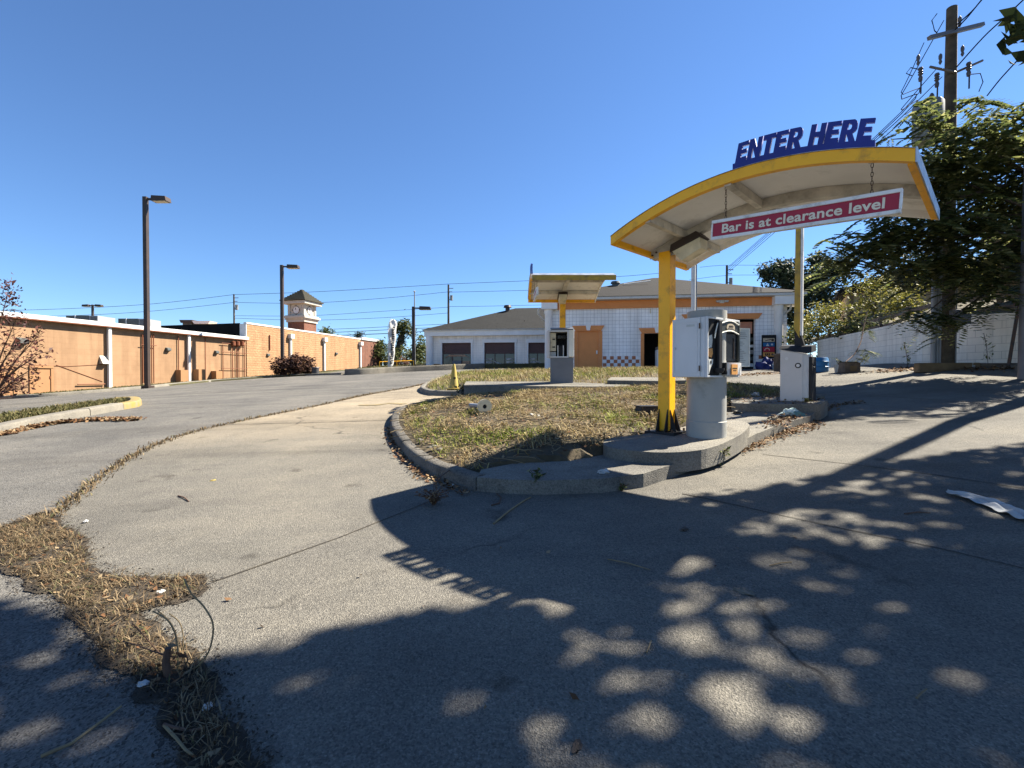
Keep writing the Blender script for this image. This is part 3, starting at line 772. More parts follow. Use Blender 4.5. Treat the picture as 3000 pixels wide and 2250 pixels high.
# ------------------------------------------------------------------ near payment terminal
tb = Vector((2.27, 5.58, CZ - .67)); ta = rad(36.5)
t1 = thing('payment_terminal', 'grey car wash pay terminal on a round pale pedestal beside the yellow post', 'pay terminal', tb, ta)
MB().lathe([(.222, -.1), (.222, .16), (.217, .165), (.217, 1.43), (.20, 1.432), (.20, 1.40), (0, 1.40)], n=32).build('pedestal', M['pipe'], t1, True)
x0, x1, y0, y1, zb, zt = -.335, .335, -.215, .225, .668, 1.335
MB().bb(x0, x1, y0 + .03, y1, zb, zt).build('cabinet', M['grey'], t1, bevel=.008)
sd = MB().bb(x0 - .014, x0 - .002, y0 + .085, y1 - .005, zb + .005, zt - .004).build('side_door', M['grey'], t1, bevel=.004)
mb = MB()
for a, b, c, d in ((y0 + .11, y1 - .03, zb + .045, zb + .053), (y0 + .11, y1 - .03, zt - .053, zt - .045)): mb.bb(x0 - .018, x0 - .0142, a, b, c, d)
for a, b in ((y0 + .11, y0 + .118), (y1 - .038, y1 - .03)): mb.bb(x0 - .018, x0 - .0142, a, b, zb + .0535, zt - .0535)
mb.build('raised_border', M['grey'], sd)
for z_ in (zb + .1, zt - .1): MB().cyl((x0 - .02, y0 + .084, z_ - .03), (x0 - .02, y0 + .084, z_ + .03), .008, n=8).build('hinge', M['iron'], sd)
lk_ = MB().cyl((x0 - .0145, y1 - .045, 1.0), (x0 - .024, y1 - .045, 1.0), .013, n=12).build('lock', M['roofmetal'], sd)
MB().bb(x0 - .0165, x0 - .0145, y0 + .15, y0 + .25, zt - .10, zt - .075).build('label_plate', M['notice'], sd)
MB().tube([(.05, .2, .55), (.06, .235, .4), (.06, .235, .05), (.08, .24, -.02)], .016, 8).build('conduit', M['pvc'], t1, True)
# front frame with openings: posts, header, sill
fy = y0
mb = MB(); mb.bb(x0, x0 + .02, fy, fy + .028, zb, zt); mb.bb(x1 - .02, x1, fy, fy + .028, zb, zt); mb.bb(x0 + .0205, x1 - .0205, fy, fy + .028, zb, zb + .02); mb.bb(x0 + .0205, x1 - .0205, fy, fy + .028, zt - .022, zt)
mb.build('front_frame', M['grey'], t1, bevel=.003)
MB().bb(x0 + .022, x1 - .022, fy + .012, fy + .029, zb + .022, zt - .024).build('front_panel', M['matblack'], t1)
MB().bb(-.155, -.085, fy - .03, fy + .011, zb + .09, zt - .03).build('bezel_post', M['black'], t1, bevel=.01)
MB().bb(.285, .312, fy - .02, fy + .011, zb + .18, zt - .05).build('bezel_post', M['olive'], t1, bevel=.006)
def archpoly(xa, xb, za, zb_, rise, k=10):
    return [(xa, za), (xb, za)] + [(xb + (xa - xb) * i / k, zb_ + rise * math.sin(pi * i / k)) for i in range(k + 1)]
def front_arch(name, xa, xb, za, zb_, rise, ya, yb, m):
    return MB().extr([(x, ya, z) for x, z in archpoly(xa, xb, za, zb_, rise)], (0, yb - ya, 0)).build(name, m, t1)
front_arch('header_panel', -.08, .282, 1.185, 1.265, .035, fy - .012, fy + .0115, M['olive'])
def arc_trim(z, rise):
    pts = [(-.08 + .362 * i / 12, fy - .016, z + rise * math.sin(pi * i / 12)) for i in range(13)]
    MB().tube(pts, .008, 6).build('arch_trim', M['trim'], t1)
arc_trim(1.273, .036); arc_trim(1.165, .03)
MB().tube([(-.155, fy - .012, 1.27), (-.19, fy - .012, 1.19), (-.215, fy - .012, 1.1)], .007, 5).build('side_trim', M['trim'], t1)
MB().tube([(.318, fy - .006, .70), (.318, fy - .006, 1.31)], .006, 5).build('edge_trim', M['trim'], t1)
mb = MB(); k = 24
mb.extr([(.11 + .088 * math.cos(2 * pi * i / k), fy - .0125, 1.234 + .046 * math.sin(2 * pi * i / k)) for i in range(k)], (0, -.006, 0)); bd = mb.build('badge', M['badge'], t1)
mb = MB()
for i, (a, b) in enumerate(((.07, 1.247), (.082, 1.252), (.095, 1.245), (.108, 1.254), (.122, 1.248), (.136, 1.254), (.15, 1.247))): mb.bb(a, a + .006, fy - .021, fy - .0187, b - .012, b + .008)
mb.bb(.045, .175, fy - .021, fy - .0187, 1.219, 1.224); mb.build('badge_lines', M['iron'], bd)
MB().bb(-.06, .27, fy + .0035, fy + .0115, .86, 1.165).build('screen', M['glass'], t1)
MB().bb(.20, .21, fy - .004, fy + .003, .88, 1.12).build('screen_edge', M['brownbox'], t1)
# left strip: printed panel with orange and grey shapes, keyhole bracket
MB().extr([(x, fy + .0095, z) for x, z in [(x0 + .024, .90), (-.24, .885), (-.22, .93), (-.225, .99), (x0 + .024, .98)]], (0, -.003, 0)).build('printed_panel', M['sticker'], t1)
MB().extr([(x, fy + .0095, z) for x, z in [(x0 + .024, .985), (-.24, 1.0), (-.225, 1.08), (-.235, 1.14), (-.29, 1.125), (x0 + .024, 1.08)]], (0, -.003, 0)).build('printed_panel', M['notice'], t1)
br = MB().extr([(x, fy + .0095, z) for x, z in [(x0 + .024, .70), (-.27, .78), (-.235, .82), (-.225, .868), (x0 + .024, .868)]], (0, -.012, 0)).build('lock_bracket', M['trim'], t1)
MB().extr([(-.272 + .014 * math.cos(t), fy - .0027, .835 + .019 * math.sin(t)) for t in np.linspace(0, 2 * pi, 13)[:-1]], (0, -.003, 0)).build('keyhole', M['matblack'], br)
MB().lathe([(0, 0), (.045, .002), (.06, .03), (.062, .055), (.05, .055)], (-.145, fy - .02, .715), 14).build('coin_cup', M['black'], t1, True)
bx = MB().extr([(x, fy - .04 - .02 * math.sin(pi * (x + .02) / .32), .69) for x in np.linspace(-.02, .30, 9)] + [(.30, fy + .011, .69), (-.02, fy + .011, .69)], (0, 0, .145)).build('bill_unit', M['gategrey'], t1)
MB().bb(-.045, -.0205, fy - .05, fy + .011, .70, .83).build('bill_slot', M['matblack'], t1)
st = MB().bb(.04, .165, fy - .071, fy - .0605, .70, .815).build('price_sticker', M['sticker'], bx)
mb = MB(); mb.bb(.055, .15, fy - .0725, fy - .0712, .765, .776); mb.bb(.07, .135, fy - .0725, fy - .0712, .743, .750); mb.build('sticker_print', M['brownbox'], bx)
mb = MB()
for i in range(8): mb.bb(.185, .285, fy - .062 + .002 * i, fy - .0555 + .002 * i, .705 + .014 * i, .709 + .014 * i)
mb.build('vent_louvre', M['grey'], bx)
# notice panel at the right, facing the road
pc = local(tb, ta, Pt(2176, 1018, 5.62)); Mz = Matrix.Rotation(-ta + rad(12), 3, 'Z')
nb = MB().box(pc, (.172, .006, .44), m=Mz).build('notice_panel', M['notice'], t1)
mb = MB()
for sx in (-1, 1): mb.box(pc + Mz @ Vector((sx * .086, 0, 0)), (.012, .014, .452), m=Mz)
for sz in (-1, 1): mb.box(pc + Mz @ Vector((0, 0, sz * .22)), (.159, .014, .012), m=Mz)
mb.build('notice_frame', M['trim'], nb)
for rows in ((0, 1, 2, 3), (5, 6, 7), (9, 10, 11, 12, 13, 14, 15, 16)):
    mb = MB()
    for i in rows:
        wd = .05 + .08 * R.random(); mb.box(pc + Mz @ Vector((-.07 + wd / 2, -.004, .17 - i * .0215)), (wd, .0016, .006), m=Mz)
    mb.build('notice_paragraph', M['ink'], nb)
MB().box(pc + Mz @ Vector((-.11, .01, .1)), (.09, .012, .03), m=Mz).build('notice_arm', M['iron'], t1)

# ------------------------------------------------------------------ gate machine
gb = G(2326, 1176, .27); ga = rad(-45)
g1 = thing('barrier_gate', 'grey barrier gate cabinet with its yellow boom raised, at the end of the island', 'barrier gate', gb, ga)
w_, d_, hL, hR = .33, .36, .86, .78
xa, xb_ = -.21, .21
MB().extr([(xa, 0, 0), (.125, 0, 0), (.125, 0, hR), (xa, 0, hL)], (0, d_, 0)).build('body', M['gategrey'], g1, bevel=.012)
MB().extr([(.127, .01, 0), (.19, .07, 0), (.19, d_ - .03, 0), (.127, d_, 0)], (0, 0, hR - .012)).build('corner_panel', M['gategrey'], g1)
MB().bb(.192, .235, .075, d_ - .02, .0, hR - .05).build('side_cover', M['black'], g1, bevel=.01)
MB().extr([(xa - .012, -.015, hL + .002), (.14, -.015, hR + .002), (.24, .02, hR + .01), (.22, .1, hL + .04), (xa - .01, .06, hL + .06)], (0, .27, .03)).build('lid', M['black'], g1)
for x, z, r_, m_ in ((-.11, .70, .026, 'white'), (.055, .585, .026, 'white')):
    MB().cyl((x, -.001, z), (x, -.008, z), r_, n=20).build('dial', M[m_], g1)
o = MB().lathe([(.028, 0), (.044, 0), (.044, .006), (.028, .006)], (0, 0, 0), 20).build('dial_ring', M['black'], g1)
o.location = (.055, -.001, .585); o.rotation_euler = (pi / 2, 0, 0)
mb = MB(); mb.extr([(-.03, .12, hL + .03), (.12, .12, hL + .03), (.03, .12, hL + .35), (-.03, .12, hL + .42)], (0, .07, 0)); mb.build('boom_mount', M['black'], g1)
MB().extr([(-.035, .10, hL + .34), (.045, .10, hL + .18), (.05, .10, 3.3), (-.02, .10, 3.3)], (0, .035, 0)).build('boom', M['yellowdirty'], g1)
MB().extr([(.055, .1, hL + .22), (.088, .1, hL + .22), (.088, .1, 3.3), (.055, .1, 3.3)], (0, .045, 0)).build('boom_guard', M['white'], g1)
MB().tube([(.23, .1, .62), (.27, .07, .55), (.26, .06, .45)], .012).build('handle', M['black'], g1)

# ------------------------------------------------------------------ far open terminal
fb = Vector((1.36 - .0, 12.2, CZ - .22)); 
fb = Pt(1646, 1128, 12.2)
t2 = thing('payment_cabinet', 'opened pay cabinet with bare inner parts on a dark grey box base', 'pay terminal', fb, rad(-4))
MB().bb(-.29, .29, 0, .5, -.1, .70).build('base', M['darkgrey'], t2, bevel=.01)
mb = MB(); a, b, c, d = -.33, .17, .70, 1.39
mb.bb(a, a + .03, -.03, .45, c, d); mb.bb(b - .03, b, -.03, .45, c, d); mb.bb(a + .0305, b - .0305, -.03, .45, c, c + .03); mb.bb(a + .0305, b - .0305, -.03, .45, d - .03, d); mb.bb(a + .0305, b - .0305, .42, .45, c + .0305, d - .0305)
mb.build('cabinet', M['grey'], t2)
MB().bb(a + .032, b - .032, .40, .418, c + .032, d - .032).build('back_board', M['matblack'], t2)
mb = MB(); mb.bb(a + .035, a + .18, .1, .3, .87, d - .05); mb.build('power_unit', M['lens'], t2, bevel=.01)
mb = MB(); mb.bb(a + .09, a + .16, .093, .099, 1.16, 1.19); mb.bb(a + .09, a + .16, .093, .099, .96, .99); mb.build('unit_slots', M['matblack'], t2)
MB().bb(a + .035, a + .18, .1, .3, .735, .85).build('cash_box', M['notice'], t2, bevel=.01)
mb = MB()
for x in (-.11, .03): mb.bb(x, x + .025, .15, .18, .74, 1.02)
mb.build('rail', M['signwhite'], t2)
MB().bb(-.08, .025, .15, .3, .74, 1.01).build('coin_hopper', M['black'], t2, bevel=.01)
mb = MB()
for k in range(5):
    p0 = Vector((-.07 + .045 * k, .2, 1.2 + .03 * (k % 2))); mb.tube([p0, p0 + Vector((.03, -.04, .07)), p0 + Vector((.07, -.02, -.02)), p0 + Vector((.05, .02, -.14))], .006, 5)
mb.build('cable', M['wire'], t2)
mb = MB(); mb.bb(-.1, .1, .2, .3, 1.2, 1.28); mb.build('circuit_board', M['olive'], t2)
mb = MB(); mb.box((a - .03, .0, 1.045), (.015, .34, .68), rz=.15); mb.build('door', M['gategrey'], t2)
fr = MB().extr([(b + .004, -.02, .72), (b + .004, .45, .72), (b + .004, .45, 1.42), (b + .004, -.02, 1.42)], (.13, 0, 0)).build('front_panel', M['trim'], t2, bevel=.01)
MB().extr([(b + .136, .1, .9), (b + .136, .35, .9), (b + .136, .35, 1.2), (b + .136, .1, 1.2)], (.01, 0, 0)).build('screen', M['glass'], fr)
MB().extr([(a + .05, -.02, 1.392), (b + .12, -.02, 1.392), (b + .13, .5, 1.47), (a + .04, .5, 1.47)], (0, 0, .045)).build('lid', M['darkgrey'], t2, bevel=.008)
# ------------------------------------------------------------------ cone and small island things
p = G(1330, 1141, .14)
cn = thing('traffic_cone', 'tall faded yellow cone standing on the far island kerb', 'traffic cone', p)
MB().lathe([(.135, .035), (.125, .08), (.06, .55), (.04, .66), (.03, .70), (.0, .70)], n=18).build('body', M['cone'], cn, True)
MB().bb(-.18, .18, -.18, .18, 0, .035).build('base', M['cone'], cn, bevel=.01)
MB().bb(.0, .06, -.104, -.082, .29, .34).build('sticker', M['matblack'], cn)

p = G(1420, 1210, .30); p.z = float(ni_z(p.x, p.y)) + .02
wp = thing('pipe_flange', 'grey round flange with a black hole, on a pipe lying in the grass', 'pipe flange', p, rad(22))
mb = MB(); n = 32
ro, ri = .115, .034
vs = []
for y in (-.012, .012):
    for r_ in (ro, ri):
        vs += [(r_ * math.cos(2 * pi * i / n), y, .08 + r_ * math.sin(2 * pi * i / n)) for i in range(n)]
f = []
for i in range(n):
    j = (i + 1) % n
    f += [(i, j, n + j, n + i), (2 * n + i, 3 * n + i, 3 * n + j, 2 * n + j), (i, 2 * n + i, 2 * n + j, j), (n + i, n + j, 3 * n + j, 3 * n + i)]
mb.add(vs, f); mb.build('flange', M['lens'], wp)
MB().cyl((0, .014, .08), (0, .75, .06), .036, n=14).build('pipe', M['pvc'], wp, True)
MB().cyl((0, .012, .08), (0, .02, .08), .033, n=14).build('bore', M['matblack'], wp)

p = G(1905, 1214, .30); p.z = float(ni_z(p.x, p.y)) + .02
bb_ = thing('meter_box', 'small black plastic meter box sunk in the grass left of the yellow post', 'meter box', p, rad(8))
MB().extr([(-.15, 0, -.05), (.15, 0, -.05), (.135, 0, .085), (-.135, 0, .085)], (0, .22, 0)).build('box', M['black'], bb_, bevel=.006)
MB().bb(-.145, .145, -.008, .228, .086, .102).build('lid', M['black'], bb_, bevel=.004)

def crumple(name, label, cat, px, py, h, size, m, seed, flat=.4, grp=None, loc=None, rz=None):
    p = loc or G(px, py, h); bm = bmesh.new(); bmesh.ops.create_icosphere(bm, subdivisions=3, radius=1)
    for v in bm.verts:
        nz = mnoise.noise(v.co * 1.7 + Vector((seed, 0, 0))) + .5 * mnoise.noise(v.co * 4 + Vector((0, seed, 0)))
        v.co *= 1 + .55 * nz
        v.co.x *= size[0]; v.co.y *= size[1]; v.co.z = max(v.co.z * size[2], -.02 * size[2]) 
    me = bpy.data.meshes.new(name); bm.to_mesh(me); bm.free()
    o = link(name, me, m); o.location = p; o.rotation_euler.z = rz if rz is not None else R.random() * 6
    return tag(o, label, cat, grp)
crumple('plastic_bottle', 'crushed white plastic bottle in the green grass of the near island', 'litter', 1565, 1221, .27, (.10, .045, .05), M['paper'], 2, rz=.5)
crumple('paper_scrap', 'white crumpled paper on the shaded front slab of the island', 'litter', 1768, 1385, .137, (.055, .05, .035), M['cloth'], 5)
crumple('cloth', 'dark green and white rag lying against the gate slab', 'rag', 2318, 1217, .14, (.17, .08, .10), M['rag'], 8, rz=-.05)
crumple('paper_scrap', 'white scrap of litter near the gate on the right of the grass', 'litter', 2215, 1158, .27, (.09, .06, .05), M['paper'], 12)
crumple('paper_scrap', 'tiny white paper bit beside the split kerb joint', 'litter', 1325, 1424, .01, (.03, .025, .02), M['paper'], 14)
for i, (px, py, s, lb) in enumerate([(1385, 1197, .05, 'pale stone by the flange on the back kerb'), (1245, 1205, .12, 'flat pale stone on the kerb at the left tip of the island'), (1268, 1312, .06, 'largest pale rock on the left kerb top'), (1232, 1290, .045, 'small rock on the kerb left of the largest one'), (1290, 1318, .05, 'flat rock right of the largest one on the kerb'), (2160, 1208, .08, 'tan stone left of the gate slab')]):
    crumple('stone', lb, 'stone', px, py, .15, (s, s * .7, s * .5), M['stone'], 20 + i, grp='stones on the island kerb')
# long white cloth strip at the right edge
p = G(2850, 1480)
pts = [G(*q) for q in [(2775, 1450), (2830, 1462), (2900, 1484), (2960, 1504), (3020, 1525), (3080, 1545)]]
mb = MB(); vs = []; f = []
pts = catmull(pts, 6); nn = len(pts)
for i, q in enumerate(pts):
    d = (pts[min(i + 1, nn - 1)] - pts[max(i - 1, 0)]).normalized(); nr = Vector((-d.y, d.x, 0)); t = i / (nn - 1)
    for j in range(11):
        a = j / 10 * 2 - 1; wv = (.06 + .05 * t + .03 * mnoise.noise(Vector((t * 6, 3 + (a > 0), 0)))) * min(1, .45 + t * 5)
        z = .012 + max(0, .035 * (mnoise.noise(Vector((t * 9, a * 2.2, 1))) + .6) + .03 * math.sin(a * 7 + t * 9) * (1 - abs(a)))
        c = q + nr * a * wv; vs.append((c.x - p.x, c.y - p.y, gz(c.x, c.y) + z - p.z))
for i in range(nn - 1):
    for j in range(10): f.append((i * 11 + j, i * 11 + j + 1, (i + 1) * 11 + j + 1, (i + 1) * 11 + j))
mb.add(vs, f); o = mb.build('cloth_strip', M['cloth'], None, True); o.location = p
sm = o.modifiers.new('sub', 'SUBSURF'); sm.levels = 2; sm.render_levels = 2
tag(o, 'long dirty white cloth strip on the shaded concrete at the right', 'cloth')

# ------------------------------------------------------------------ the orange building on the left
LA = Vector((-26.79, 25, 0)); LR = math.atan2(.970, .2425)
def dpx(px): return 25 / (1 - px / 1850)
def LW(px, py):
    d = dpx(px); return (d - 25) / .970, CZ + (1105 - py) / 1400 * d
lb = thing('retail_building', 'long orange block building with white eaves and downspouts along the left road', 'building', LA, LR)
zg = CZ + 3.33; zt2 = CZ + 4.57; xs_ = 16.5; xe = 34.3; xend = 39.2
MB().bb(-14, xs_, 0, .25, -1.2, zg - .12).build('front_wall', M['stucco'], lb)
MB().bb(-14, xs_ - .02, .05, 20, zg - .1, zg + .02).build('low_roof', M['gravelroof'], lb)
MB().bb(-14, -13.9, .26, 20, -1.2, zg - .12).build('end_wall', M['stucco'], lb)
mb = MB(); mb.bb(-14, xs_ - .05, -.34, -.02, zg - .14, zg + .10); mb.build('gutter', M['white'], lb)
MB().bb(-14, xs_ - .05, -.33, -.005, zg - .2, zg - .142).build('soffit', M['rust'], lb)
MB().bb(xs_, xe, -.06, 14, -.5, zt2).build('rough_block_wall', M['split'], lb)
MB().bb(xs_ - .04, xe + .02, -.10, .22, zt2 + .002, zt2 + .14).build('coping', M['white'], lb)
MB().bb(xs_ - .05, xs_ - .003, .6, 14, zg - .3, zt2 + .08).build('parapet_membrane', M['membrane'], lb)
MB().bb(xs_ - .06, xs_ - .004, -.06, .59, zg + .11, zt2 - .0).build('corner_trim', M['white'], lb)
MB().bb(xe + .03, xend, -.10, 14, 0, zt2 + .0).build('brick_wall', M['redbrick'], lb)
MB().bb(xe + .03, xend + .1, -.2, .3, zt2 + .002, zt2 + .3).build('brick_cap', M['white'], lb)
MB().bb(xend - .3, xend + .05, -.2, -.102, 0, zt2 - .002).build('brick_pier', M['redbrick'], lb)
for px0, px1, pt in ((-30, 38, 1079), (93, 148, 1078)):
    a, z = LW(px0, pt); b, z2 = LW(px1, pt)
    mb = MB(); mb.bb(a - .12, a, -.06, -.002, -.9, z + .0); mb.bb(b, b + .12, -.06, -.002, -.9, z); mb.bb(a - .12, b + .12, -.08, -.002, z + .002, z + .14); mb.build('door_frame', M['orangep'], lb)
    dr = MB().bb(a + .004, b - .004, -.02, -.0015, -.9, z).build('door', M['orangep'], lb)
    mb = MB()
    for k in (.25, .75): mb.bb(b - .06, b - .01, -.045, -.022, z - 2 * k - .1, z - 2 * k + .05)
    mb.build('hinge', M['rust'], dr)
for px in (317, 550):
    a, z = LW(px, 1100); mb = MB(); mb.bb(a - .09, a + .09, -.22, -.05, -.6, zg - .2); ds = mb.build('downspout', M['white'], lb)
    MB().bb(a - .13, a + .13, -.30, -.04, -.75, -.25).build('downspout_boot', M['rust'], ds)
for px, hz in ((848, 992), (947, 1001), (1053, 1012)):
    a, z = LW(px, hz); mb = MB(); mb.bb(a - .09, a + .09, -.25, -.07, .0, z); ds = mb.build('downspout', M['white'], lb)
    MB().bb(a - .25, a + .25, -.42, -.065, z + .002, z + .42).build('rain_head', M['white'], ds)
for px, py, s in ((62, 1000, 1.0), (491, 1024, .7), (633, 1032, .7), (783, 1040, .7), (983, 1036, .8)):
    a, z = LW(px, py); mb = MB(); mb.extr([(a - .2 * s, -.02, z - .22 * s), (a - .2 * s, -.3 * s, z - .1 * s), (a - .2 * s, -.3 * s, z + .1 * s), (a - .2 * s, -.02, z + .2 * s)], (.4 * s, 0, 0)); mb.build('wall_light', M['acgrey'], lb)
a, z = LW(302, 1054); MB().extr([(a - .2, -.01, z + .25), (a - .2, -.3, z - .25), (a - .2, -.01, z - .25)], (.4, 0, 0)).build('vent_hood', M['towertrim'], lb)
for px, y0_, y1_ in ((525, 1084, 1121), (577, 1082, 1114), (628, 1087, 1114)):
    a, z = LW(px, y0_); _, zz = LW(px, y1_); MB().bb(a - .3, a + .3, -.5, -.003, zz - .2, z).build('service_box', M['orangep'], lb)
for px, ya, yb in ((416, 979, 1122), (420, 979, 1122), (442, 982, 1122), (448, 978, 1122), (521, 985, 1084), (651, 1010, 1108), (679, 1008, 1108), (691, 1010, 1106), (714, 1012, 1106), (698, 1020, 1107)):
    a, z = LW(px, ya); _, zz = LW(px, yb); MB().cyl((a, -.09, zz), (a, -.09, z), .035, n=6).build('wall_pipe', M['rust'], lb)
for pa, pb, py in ((410, 456, 1010), (645, 722, 1031), (645, 722, 1079), (646, 720, 1005)):
    a, z = LW(pa, py); b, z2 = LW(pb, py); MB().cyl((a, -.15, z), (b, -.15, z), .025, n=6).build('wall_pipe', M['rust'], lb)
for i in range(3):
    a, z = LW(679 + 13 * i, 1008); MB().lathe([(.0, .25), (.16, .2), (.16, -.12), (.08, -.2)], (a, -.2, z), 10).build('meter', M['rust'], lb)
a, z = LW(224, 1126); b, _ = LW(304, 1126); MB().cyl((a, -.1, z), (b, -.1, z), .035, n=6).build('low_pipe', M['rust'], lb)
a, z = LW(602, 1000); MB().bb(a - .02, a + .02, -.03, -.002, -.3, zg - .2).build('control_joint', M['rust'], lb)
a, z = LW(788, 965); MB().cyl((a, -.12, zg - .9), (a, -.12, zg + .5), .05, n=6).build('vent_pipe', M['rust'], lb)
a, z = LW(70, 1068); b, z2 = LW(300, 1068); MB().tube([(a, -.02, z), ((a + b) / 2, -.02, z - .06), (b, -.02, z2)], .012, 4).build('wall_cable', M['rust'], lb)
a, z = LW(165, 1069); b, z2 = LW(300, 1118); MB().tube([(a, -.02, z), (b, -.02, z2)], .014, 4).build('wall_cable', M['rust'], lb)
# roof plant: lifted off the roof they are things of their own
def roof_unit(label, px0, px1, py0, py1, d, m=None):
    a = Pt(px0, py1, d); b = Pt(px1, py0, d); w2 = (b.x - a.x); h2 = b.z - a.z
    base_z = zg + .02
    r = thing('air_conditioner', label, 'air conditioner', ((a.x + b.x) / 2, d, base_z), 0, 'rooftop units on the orange building')
    z0_ = a.z - base_z
    MB().bb(-w2 / 2, w2 / 2 * .45, 0, 1.6, 0, b.z - base_z).build('cabinet', m or M['acgrey'], r, bevel=.02)
    MB().bb(w2 / 2 * .47, w2 / 2, 0, 1.6, 0, b.z - base_z - .02).build('coil_section', M['pvc'], r)
    mb = MB()
    for i in range(6): mb.bb(w2 / 2 * .55, w2 / 2 * .95, -.02, -.002, z0_ + h2 * (.1 + .13 * i), z0_ + h2 * (.15 + .13 * i))
    mb.build('grille', M['matblack'], r)
    MB().bb(-w2 * .22, -w2 * .19, -.03, -.003, 0, b.z - base_z + .01).build('panel_seam', M['white'], r)
roof_unit('leftmost grey rooftop unit with white seam above the orange eaves', 193, 286, 924, 945, 36)
roof_unit('grey rooftop unit just left of the tallest lamp post', 346, 428, 933, 955, 38)
for px0, px1, py, lb_ in ((525, 563, 937, 'dark low hood with white edge on the black parapet roof'), (563, 615, 940, 'pale low duct on the roof right of the dark hood')):
    a = Pt(px0, py, 46); b = Pt(px1, py, 46)
    r = thing('roof_hood', lb_, 'roof vent', ((a.x + b.x) / 2, 46, zt2), 0, 'hoods on the taller roof')
    w2 = b.x - a.x
    MB().extr([(-w2 / 2, 0, a.z - zt2), (w2 / 2, 0, a.z - zt2), (w2 / 2 * .8, 0, a.z - zt2 - .28), (-w2 / 2 * .8, 0, a.z - zt2 - .28)], (0, 1.2, 0)).build('cap', M['bronze'] if px0 < 550 else M['signwhite'], r)
    MB().bb(-w2 * .35, w2 * .35, .2, 1.0, 0, a.z - zt2 - .282).build('curb', M['acgrey'], r)

# clock tower behind the rough block wall
tw = Pt(891, 968, 54); tw.z = CZ + 3.0
ct = thing('clock_tower', 'small clock tower with brick base and pyramid shingle roof above the orange wall', 'clock tower', tw, LR)
W = 2.15; zc = CZ - tw.z; zz = lambda r_: zc + r_
MB().bb(0, W, 0, W, -3, zz(6.25)).build('brick_base', M['redbrick'], ct)
mb = MB()
for k, (z0_, z1_, e) in enumerate(((6.252, 6.55, .12), (6.552, 6.7, .22), (6.702, 6.9, .34), (6.902, 7.02, .2))): mb.bb(-e, W + e, -e, W + e, zz(z0_), zz(z1_))
mb.build('cornice', M['towertrim'], ct)
MB().bb(.08, W - .08, .08, W - .08, zz(7.022), zz(8.3)).build('clock_stage', M['towertrim'], ct)
mb = MB()
for a in (.0, W - .3):
    for b in (.0, W - .3): mb.bb(a, a + .3, b, b + .3, zz(7.024), zz(8.298))
mb.build('corner_post', M['towertrim'], ct)
MB().bb(-.45, W + .45, -.45, W + .45, zz(8.302), zz(8.62)).build('eaves', M['towertrim'], ct)
mb = MB(); k = 9; e = .6; zt_ = zz(10.1); zb2 = zz(8.622)
for i in range(k):
    f0 = i / k; f1 = (i + 1) / k; e0 = (W / 2 + e) * (1 - f0); e1 = (W / 2 + e) * (1 - f1) + .0
    za = zb2 + (zt_ - zb2) * f0; zb3 = zb2 + (zt_ - zb2) * f1; c = W / 2
    vs = [(c - e0, c - e0, za), (c + e0, c - e0, za), (c + e0, c + e0, za), (c - e0, c + e0, za), (c - e0, c - e0, za + .12), (c + e0, c - e0, za + .12), (c + e0, c + e0, za + .12), (c - e0, c + e0, za + .12), (c - e1, c - e1, zb3 + .02), (c + e1, c - e1, zb3 + .02), (c + e1, c + e1, zb3 + .02), (c - e1, c + e1, zb3 + .02)]
    f = [(0, 3, 2, 1)] + [(j, (j + 1) % 4, 4 + (j + 1) % 4, 4 + j) for j in range(4)] + [(4 + j, 4 + (j + 1) % 4, 8 + (j + 1) % 4, 8 + j) for j in range(4)]
    mb.add(vs, f)
mb.build('roof', M['towertile'], ct)
for face in (0, 1):
    cf = MB(); n = 24; zc2 = zz(7.62); rr = .4
    def fp(a, z, o): return (.075 - o, W / 2 - a, z) if face == 0 else (W / 2 + a, .075 - o, z)
    cf.extr([fp(rr * math.cos(2 * pi * i / n), zc2 + rr * math.sin(2 * pi * i / n), 0) for i in range(n)], Vector(fp(0, 0, .03)) - Vector(fp(0, 0, 0))); cfo = cf.build('clock_face', M['white'], ct)
    mb = MB(); mb.tube([fp((rr + .02) * math.cos(t), zc2 + (rr + .02) * math.sin(t), .02) for t in np.linspace(0, 2 * pi, 25)], .025, 5); mb.build('clock_rim', M['iron'], cfo)
    mb = MB()
    for a_, z_ in ((0, .46), (0, -.46), (.46, 0), (-.46, 0)):
        q = Vector(fp(a_, zc2 + z_, .03)); mb.box(q, (.1, .1, .1))
    mb.build('hour_mark', M['iron'], cfo)
    mb = MB(); mb.tube([fp(0, zc2, .05), fp(-.12, zc2 + .28, .05)], .022, 4); mb.tube([fp(0, zc2, .06), fp(-.08, zc2 + .16, .06)], .03, 4); mb.build('clock_hand', M['iron'], cfo)

# ------------------------------------------------------------------ car wash building
CA = -math.atan2(.143, .9897); CO = Vector((2.3, 27.8, CZ + .38))
def CW(px, py, ly=0):
    a, b = ray(px, py); d = Vector((a, 1, b)); o = Vector((0, 0, CZ))
    lo = local(CO, CA, o); ld = Matrix.Rotation(-CA, 3, 'Z') @ d
    t = (ly - lo.y) / ld.y; q = lo + ld * t
    return q.x, q.z
cw = thing('car_wash_building', 'white tiled car wash with orange band, brown shingle roof and a rear wing of bays', 'building', CO, CA)
WX = 12.75; zf0 = CW(1850, 903)[1]; zf1 = CW(1850, 872)[1]
ops = [CW(1692, 970) + CW(1755, 970)[:1], CW(1887, 977) + CW(1962, 977)[:1], CW(2015, 937) + CW(2213, 937)[:1]]   # (x0, ztop, x1)
mb = MB(); cur = .0
for x0_, zt_, x1_ in ops:
    mb.bb(cur, x0_, 0, .25, -.5, zf0); mb.bb(x0_ + .0005, x1_ - .0005, 0, .25, zt_, zf0); cur = x1_
mb.bb(cur, WX, 0, .25, -.5, zf0)
